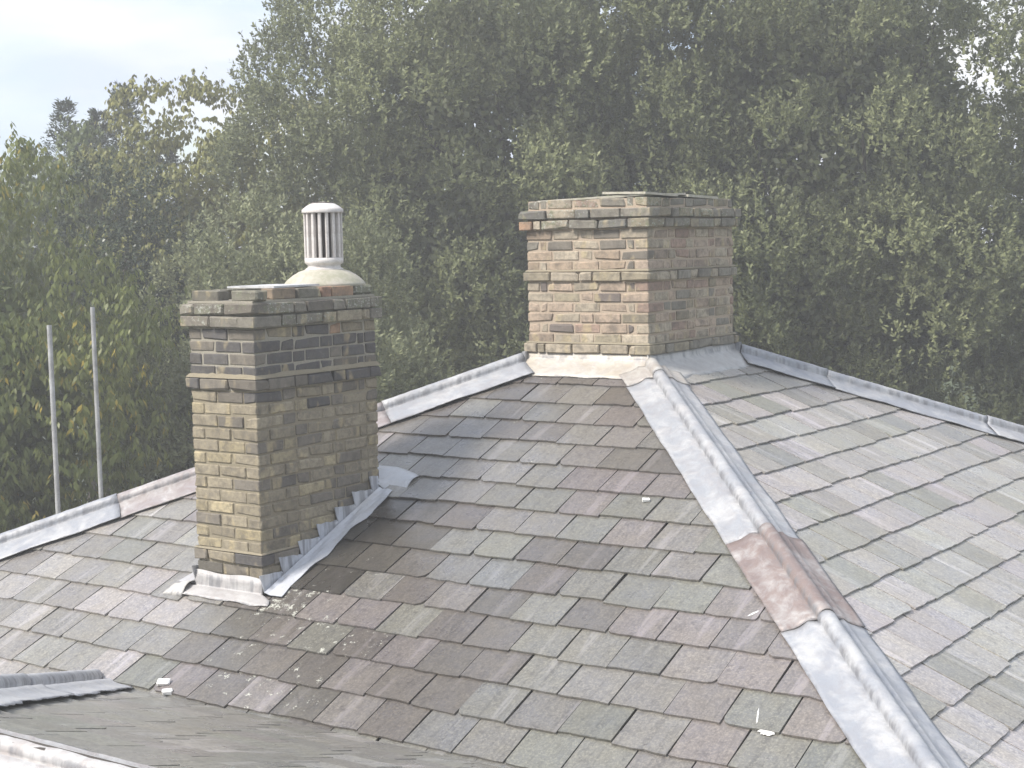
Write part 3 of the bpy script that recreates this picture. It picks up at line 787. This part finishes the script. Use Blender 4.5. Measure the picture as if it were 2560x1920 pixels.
# stepped side flashing: the upright leaf cut in steps to the brick courses, then the leaf on the slates
def side(x, sgn, color, ws):
    rows = []; per = HC1/SA; y = Y1-.01; k = 0; cols = []
    z0 = rA(x, Y1).z + .062
    while y < Y1+W1B-.01:
        for q in (0.0, .12, .35, .6, .85, .99):
            yq = y+per*q
            if yq > Y1+W1B: break
            tip = -.034 if q == 0 else (-.008 if q == .12 else 0)
            cols.append((yq, tip, .004*(1-q), z0+HC1*(k+1) + (.004 if q == 0 else 0) - .006*q))
        y += per; k += 1
    for yq, tip, ox, top in cols:
        zr = rA(x, yq).z
        wv = .012*math.sin(yq*13+1)+.006*math.sin(yq*31)
        j = rg.uniform(-.004, .004)
        row = [Vector((x+sgn*(.010+ox), yq+tip, top+j)), Vector((x+sgn*(.012+ox), yq+tip*.5, (top+zr+.05)/2)), Vector((x+sgn*(.016+j*.5), yq, zr+.05)), Vector((x+sgn*.02, yq, zr+.034)), rA(x+sgn*.04, yq, .044)]
        for s_ in (.06, .085, .11, ws): row.append(rA(x+sgn*(s_+(wv if s_ == ws else 0)), yq, .040-.068*s_+.005*math.sin(yq*18+s_*55)))
        rows.append(row)
    return sheet('step_flashing', rows, s1, color, sm=False)
side(X1, 1, (0.50, .52, .56, .0), .16)
side(X1-W1A, -1, (0.42, .42, .43, .2), .14)
# back gutter, its end turned out over the slates
rows = []
for i in range(13):
    t = i/12; x = X1-W1A-.14+(W1A+.36)*t; row = []
    yb = Y1+W1B
    over = max(0, x-X1)
    for s in (0.0, .05, .10, .15, .20, .235):
        y = yb - .02 + s*(1-0.25*over/.22) + over*.02
        h = .032 + (.05 if over == 0 and s == 0 else 0) + .012*math.sin(s*22+t*5)*(1 if over > 0 else .3) - .04*over*(1-s/.235)
        row.append(rA(x, y, h))
    rows.append(row)
sheet('back_gutter', rows, s1, (0.50, .52, .55, .0))
# small dressed lump at the foot of the left cheek
rows = []
for i in range(8):
    t = i/7; row = []
    for k in range(6):
        s = k/5; x = X1-W1A-.015-.17*s; y = Y1-.125+.16*t*(1-.35*s)
        row.append(rA(x, y, .026+.045*math.sin(t*3.14)*math.sin(min(1, 1-s)*1.57)))
    rows.append(row)
sheet('corner_piece', rows, s1, (0.55, .53, .49, .1))

# broad stack on the apex
r2_ = random.Random(52)
s2 = empty('chimney_stack', (-W2A/2, W2B/2, ZA)); tag(s2, 'broad pinkish buff brick chimney without pots, mossy on top, standing on the roof apex', 'chimney')
HC2 = 0.075; Z2 = ZO
core('mortar', -W2A+.007, -.007, .007, W2B-.007, ZA-.6, Z2+2*HC2, MORT2, s2)
jn = []
for k in range(-3, 13):
    e = {-3: -0.005, -2: 0.046, -1: 0.040, 4: 0.024, 11: 0.026, 12: 0.0}.get(k, 0.0)
    def cf(face, x, y, z, k=k):
        if k < 0: return cc(r2_, [(4, GRY), (2, (0.16, .155, .14)), (1.5, CREAM), (1, ORANGE), (1, RED)] if face == 'A' else [(4, GRY), (3, TAN)], r2_.uniform(.45, .9))
        if k <= 3: return cc(r2_, [(4, (0.36, .28, .205)), (2, CREAM), (1.5, SOOT), (1, GRY)] if face == 'A' else [(5, (0.37, .295, .23)), (1, RED), (2, CREAM)], .25)
        if k == 4: return cc(r2_, [(3, GRY), (3, CREAM), (2, TAN)], .35)
        if k >= 11: return cc(r2_, [(4, CREAM), (3, TAN)] if face == 'A' else [(4, GRY), (2, TAN)], .35)
        if face == 'A': return cc(r2_, [(4, CREAM), (4, PINK), (1.0, BURNT), (.8, RED), (1.5, TAN)], .12)
        return cc(r2_, [(4, CREAM), (3, PINK), (1.1, RED), (1, GRY), (1, TAN)], .15)
    odd = k % 2
    pa = [S_, S_, H_, S_, S_] if not odd else [H_, C_, S_, S_, S_, C_, H_]
    pb = [H_, S_, H_, S_, H_, S_, H_, S_, H_] if not odd else [S_, H_, S_, H_, S_, H_, S_, C_]
    stack_course(s2, -W2A-e, e, -e, W2B+e, Z2-(k+1)*HC2, HC2, cf, r2_, pa, pb, not odd, jn, D=0.1025+max(e, 0), jit=.0045 if k >= 0 else .006, j=.012)
join_stuff('far_brickwork', jn, s2, BRICK, (*TAN, .2))
fillet('mortar_fillet', s2, -W2A, 0, 0, W2B, Z2-4*HC2, .018, .014, MORT3, r2_)
fillet('mortar_fillet', s2, -W2A, 0, 0, W2B, Z2-11*HC2, .02, .014, MORT3, r2_)
core('mortar_bed', -W2A+.012, -.012, .012, W2B-.012, Z2+2*HC2-.01, Z2+3*HC2-.01, MORT2, s2)
slab('cover_slab', -W2A+.10, -.02, .01, .62, Z2+3*HC2-.002, .014, s2, FLAUNCH, .0, r2_, (0.02, -.025))
slab('cover_slab', -W2A+.14, .0, .60, 1.12, Z2+3*HC2-.004, .018, s2, FLAUNCH, .03, r2_, (-.02, 0))
slab('cover_slab', -.36, .01, .0, .42, Z2+3*HC2+.012, .016, s2, FLAUNCH, -.05, r2_, (-.03, .03))
# lead collar: front apron and side apron
rows = []
for i in range(30):
    t = i/29; x = -W2A-.05+(W2A+.075)*t; wv = .004*math.sin(t*23)
    row = [Vector((x, -.006, Z2-12*HC2+.006)), Vector((x, -.012, Z2-12*HC2-.03+wv)), Vector((x, -.02, ZA+.045)), rA(x, -.045, .04)]
    for s in (.08, .12, .16, .20): row.append(rA(x + (-.06*(s/.2)*(1-t)) + (.0)*t, -s-wv, .040-.06*s+.002*math.sin(t*31+s*50)))
    rows.append(row)
sheet('front_apron', rows, s2, (0.47, .425, .35, .3))
rows = []
for i in range(34):
    t = i/33; y = -.03+(W2B+.08)*t; wv = .004*math.sin(t*19)
    row = [Vector((.006, y, Z2-12*HC2+.006)), Vector((.012, y, Z2-12*HC2-.03)), Vector((.02, y, ZA+.04)), rB(.045, y, .038)]
    for s in (.08, .12, .16, .21): row.append(rB(s+wv*2, y, .036-.06*s+.002*math.sin(t*31+s*50)))
    rows.append([p for p in row][::-1])
sheet('side_apron', rows, s2, (0.43, .425, .41, .15))
for xx, yy_, sx, sy in ((-W2A/2, W2B+.015, W2A+.1, .03), (-W2A-.015, W2B/2, .03, W2B+.1)):
    core('rear_flashing', xx-sx/2, xx+sx/2, yy_-sy/2, yy_+sy/2, ZA-.1, Z2-12*HC2+.01, LEAD, s2).color = GREY

# ------------------------------------------------------------------ scaffold poles, droppings, mortar crumbs
def pole(x, y, ztop, label):
    v = []; f = []; n = 16; r = 0.0242
    for z in (0.0, ztop):
        for rr in (r, r-.004):
            for i in range(n): a = i/n*6.28318; v.append((x+rr*math.cos(a), y+rr*math.sin(a), z))
    for i in range(n):
        j = (i+1) % n
        f += [(i, j, 2*n+j, 2*n+i), (n+j, n+i, 3*n+i, 3*n+j), (2*n+i, 2*n+j, 3*n+j, 3*n+i)]
    o = put('scaffold_pole', mesh('scaffold_pole', v, f, GALV, False))
    return tag(o, label, 'scaffold pole', 'scaffold poles beyond the left hip')
pole(-6.741, 0.2418, ZO-.7807, 'grey steel scaffold tube whose top is lower than the other one beyond the hip')
pole(-7.5855, 1.5014, ZO-.6689, 'grey steel scaffold tube standing closer to the narrow chimney, taller of two')
def blob(name, x, y, rx, ry, label, group, mat, th=.006, rg=None, rot=0, h0=.020, cat='dropping'):
    rg = rg or random.Random(int(abs(x)*1000)); n = 26; v = []; f = []
    R = [rg.uniform(.6, 1.12) for _ in range(n)]
    for k, (s, h) in enumerate(((1, 0), (.9, th*.6), (.55, th), )):
        for i in range(n):
            a = i/n*6.28318; px, py = R[i]*s*rx*math.cos(a), R[i]*s*ry*math.sin(a)
            v.append(rA(x+px*math.cos(rot)-py*math.sin(rot), y+px*math.sin(rot)+py*math.cos(rot), h0+h))
    for k in range(2):
        for i in range(n): j = (i+1) % n; f.append((k*n+i, k*n+j, (k+1)*n+j, (k+1)*n+i))
    f.append(tuple(range(2*n, 3*n)))
    o = put(name, mesh(name, v, f, mat, False)); return tag(o, label, cat, group)
blob('bird_dropping', 2.362, -3.172, .044, .026, 'round white bird dropping on slates beside the front hip lead', 'bird droppings on the slates', DROP)
blob('bird_dropping', 2.285, -3.10, .0055, .085, 'long thin white streak of bird lime running down to the round dropping', 'bird droppings on the slates', DROP, rot=.35)
blob('bird_dropping', 1.93, -2.41, .009, .05, 'short curved white bird dropping just below the brown lead sheet', 'bird droppings on the slates', DROP, rot=-.6)
def crumb(x, y, s, label):
    v, f = bevel_box(s*1.6, s, s*.7, s*.12, s*.12, random.Random(int(s*1e4)))
    o = put('mortar_crumb', mesh('mortar_crumb', v, f, DROP), None, Matrix.Translation(rA(x, y, .024+s*.3)) @ Matrix.Rotation(.6, 4, 'Z') @ Matrix.Rotation(.4, 4, 'X'))
    return tag(o, label, 'mortar', 'loose mortar by the valley')
crumb(-1.133, -3.60, .042, 'larger white mortar crumb lying on slates above the valley')
crumb(-1.047, -3.655, .034, 'smaller white mortar crumb lying right at the valley edge')
crumb(0.836, -1.548, .026, 'tiny white mortar crumb on slates near the front hip')

# ------------------------------------------------------------------ trees
def leaf_mesh(name, P, D, N, L, W, mat, rnd, droop=0.0):
    """P base points, D directions, N rough normals; one folded rhombus of two triangles each"""
    n = len(P)
    D = D/np.linalg.norm(D, axis=1, keepdims=True)
    B = np.cross(D, N); B /= np.linalg.norm(B, axis=1, keepdims=True)+1e-9
    V = np.empty((n, 4, 3), np.float32)
    V[:, 0] = P; V[:, 2] = P + D*L[:, None]
    mid = P + D*(L*0.45)[:, None]; Nn = np.cross(B, D)
    V[:, 1] = mid + B*W[:, None]*.5 + Nn*(W*.15)[:, None]; V[:, 3] = mid - B*W[:, None]*.5 + Nn*(W*.15)[:, None]
    me = bpy.data.meshes.new(name); me.vertices.add(n*4); me.vertices.foreach_set('co', V.ravel())
    me.loops.add(n*4); me.loops.foreach_set('vertex_index', np.arange(n*4, dtype=np.int32))
    me.polygons.add(n); me.polygons.foreach_set('loop_start', np.arange(0, n*4, 4, dtype=np.int32))
    try: me.polygons.foreach_set('loop_total', np.full(n, 4, np.int32))
    except Exception: pass
    at = me.attributes.new('rnd', 'FLOAT', 'POINT'); at.data.foreach_set('value', np.repeat(rnd.astype(np.float32), 4))
    me.materials.append(mat); me.update(); me.validate()
    return me
def unit(a): return a/(np.linalg.norm(a, axis=-1, keepdims=True)+1e-9)
CAMV = np.array(CAM)
def lobed_crown(R, c, rad, nl, lr, shoots, leaves, leaf, fill, zmin, up_bias=.75, spread=.35, droop=False, shoot_len=(.12, .32), fillsize=.135, lobes=None, zmax=13.6, tufts=1.0):
    """crown from many lobes; each lobe carries shoots, each shoot leaves. Densest on the side towards the house."""
    c = np.array(c, float); rad = np.array(rad, float)
    d = unit(R.normal(size=(nl*30, 3))); s = R.uniform(.60, 1.02, (nl*30, 1))
    LC = c + d*rad*s
    tocam = unit((CAMV-c)*np.array([1, 1, .25])); facing = d@tocam
    pr = np.where(facing > .0, 1.0, np.where(facing > -.35, .5, .06)) * np.where(LC[:, 2] > zmax, .15, 1.0)
    LC = LC[(LC[:, 2] > zmin) & (R.random(len(LC)) < pr)]
    # spread the lobes out: greedy, keep those not too near one another
    keep = []
    gap = (lr[0]+lr[1])*.5*1.22
    for p in LC:
        if all((p[0]-q[0])**2+(p[1]-q[1])**2+(p[2]-q[2])**2 > gap*gap for q in keep): keep.append(p)
        if len(keep) >= nl: break
    LC = np.array(keep)
    lrad = R.uniform(lr[0], lr[1], len(LC))
    Ps, Ds, Ns, Ls, Ws, Rs = [], [], [], [], [], []
    for C0, r in zip(LC, lrad):
        n = int(shoots*(r/lr[1])**2)
        if C0[2] > zmax: n //= 3
        out = unit((C0-c)/rad)
        d = R.normal(size=(n, 3)) + out*.7 + np.array([0, 0, .55]); d[:, 2] = np.where(d[:, 2] < -.15, -d[:, 2]*.6, d[:, 2]); d = unit(d)*np.array([1, 1, 1.05])
        base = C0 + d*r*(R.uniform(.35, 1.0, (n, 1))**.4)
        if tufts:                                  # upright leading shoots in little cones
            nt = max(3, int(tufts*r*r*14)); td = unit(R.normal(size=(nt, 3)) + out*1.0 + np.array([0, 0, .7])); tc_ = C0 + td*r*.82
            q = R.integers(0, nt, n); use = R.random(n) < .45; hmax = R.uniform(.2, .5, nt)[q]
            h = R.random(n)**1.25; sp = (.17*(1-h)+.025)[:, None]
            tb = tc_[q] + R.normal(size=(n, 3))*sp*np.array([1, 1, .6]) + np.array([0, 0, 1.0])*(h*hmax-.1)[:, None] + out*(h*.12)[:, None]
            base = np.where(use[:, None], tb, base)
        ax = unit(d*.6 + np.array([0, 0, up_bias]) + R.normal(size=(n, 3))*spread)
        sl = R.uniform(*shoot_len, n)
        t = R.uniform(.0, 1.0, (n, leaves))
        pos = base[:, None] + ax[:, None]*(sl[:, None]*t)[..., None]
        rad_ = unit(np.cross(ax[:, None], R.normal(size=(n, leaves, 3))))
        ld = unit(ax[:, None]*(.35+.8*t[..., None]) + rad_*.85) if not droop else unit(np.array([0, 0, -1.0]) + rad_*.55 + ax[:, None]*.25)
        nn = unit(R.normal(size=(n, leaves, 3))*.32 + d[:, None]*1.3 + np.array([0, 0, .6]))
        Ps.append(pos.reshape(-1, 3)); Ds.append(ld.reshape(-1, 3)); Ns.append(nn.reshape(-1, 3))
        m = n*leaves; k = R.uniform(.7, 1.25, m); Ls.append(leaf[0]*k); Ws.append(leaf[1]*k)
        lobe_r = R.uniform(-.3, .35); Rs.append(np.clip(.14 + R.uniform(0, 1, m)*(.28 if tufts else .55) + t.ravel()*.3 + lobe_r, 0, 1) if tufts else np.clip(R.uniform(0, 1, m)*.55 + t.ravel()*.3 + lobe_r, 0, 1))
    if fill:
        d = unit(R.normal(size=(fill, 3))); p = c + d*rad*(R.uniform(.5, 1, (fill, 1)))*.70
        p = p[((p-c)@tocam > -.2*rad[0])]
        p = p[(p[:, 2] > zmin-.5)]; m = len(p)
        Ps.append(p); Ds.append(R.normal(size=(m, 3))); Ns.append(R.normal(size=(m, 3))); Ls.append(np.full(m, fillsize)); Ws.append(np.full(m, fillsize*.6)); Rs.append(R.uniform(0, .3, m))
    print('leaves', len(LC), sum(len(x) for x in Ps))
    return [np.concatenate(a) for a in (Ps, Ds, Ns, Ls, Ws, Rs)]
def limb(v, f, a, b, ra, rb, n=7, bend=.0, rg=None):
    a, b = Vector(a), Vector(b); ax = (b-a).normalized(); s = ax.orthogonal().normalized(); t = ax.cross(s); segs = 5; o = len(v)
    w = Vector((rg.uniform(-1, 1), rg.uniform(-1, 1), 0))*bend if rg else Vector()
    for i in range(segs+1):
        k = i/segs; p = a.lerp(b, k) + w*math.sin(k*3.14); r = ra+(rb-ra)*k
        for j in range(n): q = j/n*6.28318; v.append(p + s*math.cos(q)*r + t*math.sin(q)*r)
    for i in range(segs):
        for j in range(n): j2 = (j+1) % n; f.append((o+i*n+j, o+i*n+j2, o+(i+1)*n+j2, o+(i+1)*n+j))
def tree(name, label, base, c, rad, mat, leafdata, nlimb=9, tr=.28, group='trees behind the house', seed=1):
    rg = random.Random(seed); e = empty(name, base); tag(e, label, 'tree', group)
    v, f = [], []; c = Vector(c); base = Vector(base); fork = Vector((c.x, c.y, max(base.z+1.5, c.z-rad[2]*.75)))
    limb(v, f, base - Vector((0, 0, .1)), fork, tr, tr*.7, bend=.1, rg=rg); limb(v, f, fork, c + Vector((0, 0, rad[2]*.75)), tr*.7, .03, bend=.3, rg=rg)
    for i in range(nlimb):
        d = Vector((rg.gauss(0, 1), rg.gauss(0, 1), rg.uniform(.0, 1.2))).normalized()
        st = fork.lerp(c, rg.uniform(0, .9)); limb(v, f, st, c + Vector((d.x*rad[0], d.y*rad[1], d.z*rad[2]))*.72, tr*.3, .015, bend=.35, rg=rg)
    put('trunk', mesh('trunk', v, f, BARK, True), e)
    put('crown', leaf_mesh('crown', *leafdata[:5], mat, leafdata[5]), e)
    return e
OAK = m_leaf('evergreen_oak_leaf', (0.088, 0.106, 0.044), (0.30, 0.318, 0.160), (0.23, 0.245, 0.155), .5, .25)
OAK2 = m_leaf('young_oak_leaf', (0.115, 0.132, 0.062), (0.33, 0.345, 0.195), (0.26, 0.275, 0.18), .5, .25)
CHERRY = m_leaf('cherry_leaf', (0.105, 0.14, 0.045), (0.25, 0.265, 0.085), (0.18, 0.21, 0.10), .4, .35, (0.42, 0.33, 0.07))
LIME = m_leaf('yellowing_leaf', (0.19, 0.205, 0.062), (0.30, 0.285, 0.10), (0.2, 0.2, 0.09), .5, .35)
GREENL = m_leaf('sycamore_leaf', (0.10, 0.13, 0.052), (0.19, 0.215, 0.085), (0.18, 0.21, 0.11), .5, .35)
CONIF = m_leaf('conifer_needle', (0.035, 0.050, 0.028), (0.075, 0.095, 0.05), (0.06, 0.08, 0.045), .5, .1)
DARKL = m_leaf('holly_leaf', (0.030, 0.045, 0.025), (0.065, 0.085, 0.045), (0.09, 0.11, 0.07), .3, .1)
R = np.random.default_rng(4)
# two great evergreen oaks and a third at the side
c = (-8.7, 10.9, 9.6); rad = (3.5, 3.3, 5.2)
tree('holm_oak', 'great grey-green evergreen oak filling the background between the two chimneys', (c[0], c[1], 0), c, rad, OAK, lobed_crown(R, c, rad, 120, (.55, 1.15), 400, 12, (.072, .034), 60000, 6.0), 12, .4, seed=2)
c = (-4.3, 13.0, 9.3); rad = (3.6, 3.5, 5.6)
tree('holm_oak', 'great dark evergreen oak rising directly behind the broad chimney', (c[0], c[1], 0), c, rad, OAK, lobed_crown(R, c, rad, 140, (.55, 1.15), 400, 12, (.072, .034), 75000, 5.8), 12, .42, seed=3)
c = (1.5, 15.4, 7.2); rad = (3.2, 3.0, 4.0)
tree('holm_oak', 'evergreen oak at the end of the row beyond the right-hand hip', (c[0], c[1], 0), c, rad, OAK, lobed_crown(R, c, rad, 70, (.55, 1.15), 380, 12, (.072, .034), 30000, 5.8), 9, .35, seed=4)
c = (-9.0, 5.6, 6.5); rad = (2.1, 1.9, 2.3)
tree('holm_oak', 'smaller paler evergreen oak directly behind the chimney pot', (c[0], c[1], 0), c, rad, OAK2, lobed_crown(R, c, rad, 80, (.4, .8), 260, 11, (.068, .028), 30000, 4.8), 9, .2, seed=5)
c = (-11.6, 5.6, 7.2); rad = (1.0, 1.0, 2.4)
tree('holly_tree', 'dark glossy holly squeezed between the cherry and the pale oak', (c[0], c[1], 0), c, rad, DARKL, lobed_crown(R, c, rad, 34, (.35, .65), 110, 11, (.06, .035), 3000, 4.0, .5), 6, .14, seed=6)
c = (-14.2, 10.0, 8.2); rad = (2.2, 2.2, 3.4)
tree('lime_tree', 'yellowing broadleaf tree with its crown against the sky', (c[0], c[1], 0), c, rad, LIME, lobed_crown(R, c, rad, 80, (.4, .85), 120, 10, (.095, .055), 14000, 5.0, .3, .5, True, tufts=0), 9, .22, seed=7)
c = (-16.2, 8.7, 8.0); rad = (1.9, 1.7, 2.5)
tree('sycamore_tree', 'mid green broadleaf tree in front of the conifer', (c[0], c[1], 0), c, rad, GREENL, lobed_crown(R, c, rad, 60, (.35, .75), 110, 10, (.095, .055), 12000, 4.6, .3, .5, True, tufts=0), 8, .2, seed=8)
c = (-6.6, 17.2, 10.0); rad = (4.6, 2.6, 6.2)
tree('holm_oak', 'evergreen oak set further back in the gap between the two great oaks', (c[0], c[1], 0), c, rad, OAK, lobed_crown(R, c, rad, 60, (.7, 1.2), 90, 12, (.13, .06), 20000, 6.0, zmax=15), 8, .4, seed=12)
c = (-0.4, 20.0, 8.0); rad = (4.6, 2.6, 3.7)
tree('holm_oak', 'evergreen oak half hidden between the last two oaks behind the right-hand hip', (c[0], c[1], 0), c, rad, OAK, lobed_crown(R, c, rad, 60, (.7, 1.2), 90, 12, (.13, .06), 20000, 6.0, zmax=15), 8, .4, seed=13)
c = (-12.4, 13.2, 8.0); rad = (2.6, 2.0, 2.7)
tree('sycamore_tree', 'green broadleaf tree seen in the gap between yellowing tree and great oak', (c[0], c[1], 0), c, rad, GREENL, lobed_crown(R, c, rad, 45, (.5, .9), 110, 10, (.11, .065), 14000, 6.0, .3, .5, True, tufts=0), 6, .2, seed=14)
# conifer with several pointed tops
def conifer(Rg, tops):
    Ps, Ds, Ns, Ls, Ws, Rs = [], [], [], [], [], []
    for x, y, zt, h, rb in tops:
        nb = int(h*70); t = Rg.uniform(0, 1, nb)**1.1; z = zt-h*t; ang = Rg.uniform(0, 6.28, nb); ln = rb*t*Rg.uniform(.7, 1.1, nb)+.12
        d = np.stack([np.cos(ang), np.sin(ang), np.full(nb, .35)], 1)
        m = 26; s = Rg.uniform(.15, 1, (nb, m))
        pos = np.stack([np.full(nb, x), np.full(nb, y), z], 1)[:, None] + d[:, None]*(ln[:, None]*s)[..., None] + Rg.normal(size=(nb, m, 3))*.025
        ld = unit(d[:, None]*1.0 + np.array([0, 0, .35]) + Rg.normal(size=(nb, m, 3))*.7)
        k = nb*m; Ps.append(pos.reshape(-1, 3)); Ds.append(ld.reshape(-1, 3)); Ns.append(Rg.normal(size=(k, 3))); Ls.append(Rg.uniform(.06, .13, k)); Ws.append(Rg.uniform(.018, .035, k)); Rs.append(Rg.random(k))
    return [np.concatenate(a) for a in (Ps, Ds, Ns, Ls, Ws, Rs)]
bx, by = -18.4, 10.9
tree('conifer', 'dark conifer with several pointed tops standing against the sky', (bx, by, 0), (bx, by, 7.5), (1.2, 1.2, 4.2), CONIF,
     conifer(R, [(bx+.55, by+.35, 12.1, 6, 2.3), (bx-.45, by-.25, 11.8, 6, 2.3), (bx+.1, by+.1, 11.6, 5, 2.0), (bx-1.1, by-.7, 10.9, 5, 2.2), (bx-1.7, by-1.1, 10.2, 5, 2.2), (bx+1.2, by+.8, 11.0, 5, 2.2)]), 4, .2, seed=9)
def cherry_leaves(Rg, L):
    # leading shoots that stand clear of the crown against the sky
    out = [[x] for x in L]
    for (x, y, z0, z1, lean, n) in ((-9.75, 2.25, 8.9, 10.32, .12, 120), (-9.55, 2.45, 8.9, 9.95, .3, 70), (-9.95, 2.05, 8.8, 9.7, -.2, 60)):
        t = Rg.uniform(0, 1, n); p = np.stack([x+lean*.8*t+Rg.normal(size=n)*.01, y+lean*.6*t+Rg.normal(size=n)*.01, z0+(z1-z0)*t], 1)
        d = np.stack([Rg.normal(size=n)*.75, Rg.normal(size=n)*.75, -np.ones(n)*.9], 1)
        for a, v in zip(out, (p, d, Rg.normal(size=(n, 3)), Rg.uniform(.08, .13, n), Rg.uniform(.03, .042, n), Rg.random(n))): a.append(v)
    return [np.concatenate(a) for a in out]
c = (-10.4, 1.9, 6.9); rad = (2.0, 2.0, 2.7)
tree('cherry_tree', 'cherry tree with long drooping leaves, a few turned yellow, behind the scaffold poles', (c[0], c[1], 0), c, rad, CHERRY, cherry_leaves(R, lobed_crown(R, c, rad, 85, (.4, .8), 105, 10, (.105, .036), 16000, 3.6, .1, .6, True, (.2, .5), tufts=0)), 10, .2, seed=10)

# ------------------------------------------------------------------ lens veil, imitated by an added thin volume
t = bpy.data.materials.new('veil_volume'); t.use_nodes = True; t.node_tree.nodes.clear()
o = t.node_tree.nodes.new('ShaderNodeOutputMaterial'); pv = t.node_tree.nodes.new('ShaderNodeVolumePrincipled')
pv.inputs['Color'].default_value = (0.93, 0.93, 0.92, 1); pv.inputs['Density'].default_value = 0.008; pv.inputs['Anisotropy'].default_value = 0.2
t.node_tree.links.new(pv.outputs[0], o.inputs['Volume'])
hx = [(-34, -16, -1), (14, -16, -1), (14, 26, -1), (-34, 26, -1), (-34, -16, 18), (14, -16, 18), (14, 26, 18), (-34, 26, 18)]
hz = put('lens_veil', mesh('lens_veil', hx, [(0, 3, 2, 1), (4, 5, 6, 7), (0, 1, 5, 4), (1, 2, 6, 5), (2, 3, 7, 6), (3, 0, 4, 7)], t)); tag(hz, kind='stuff')
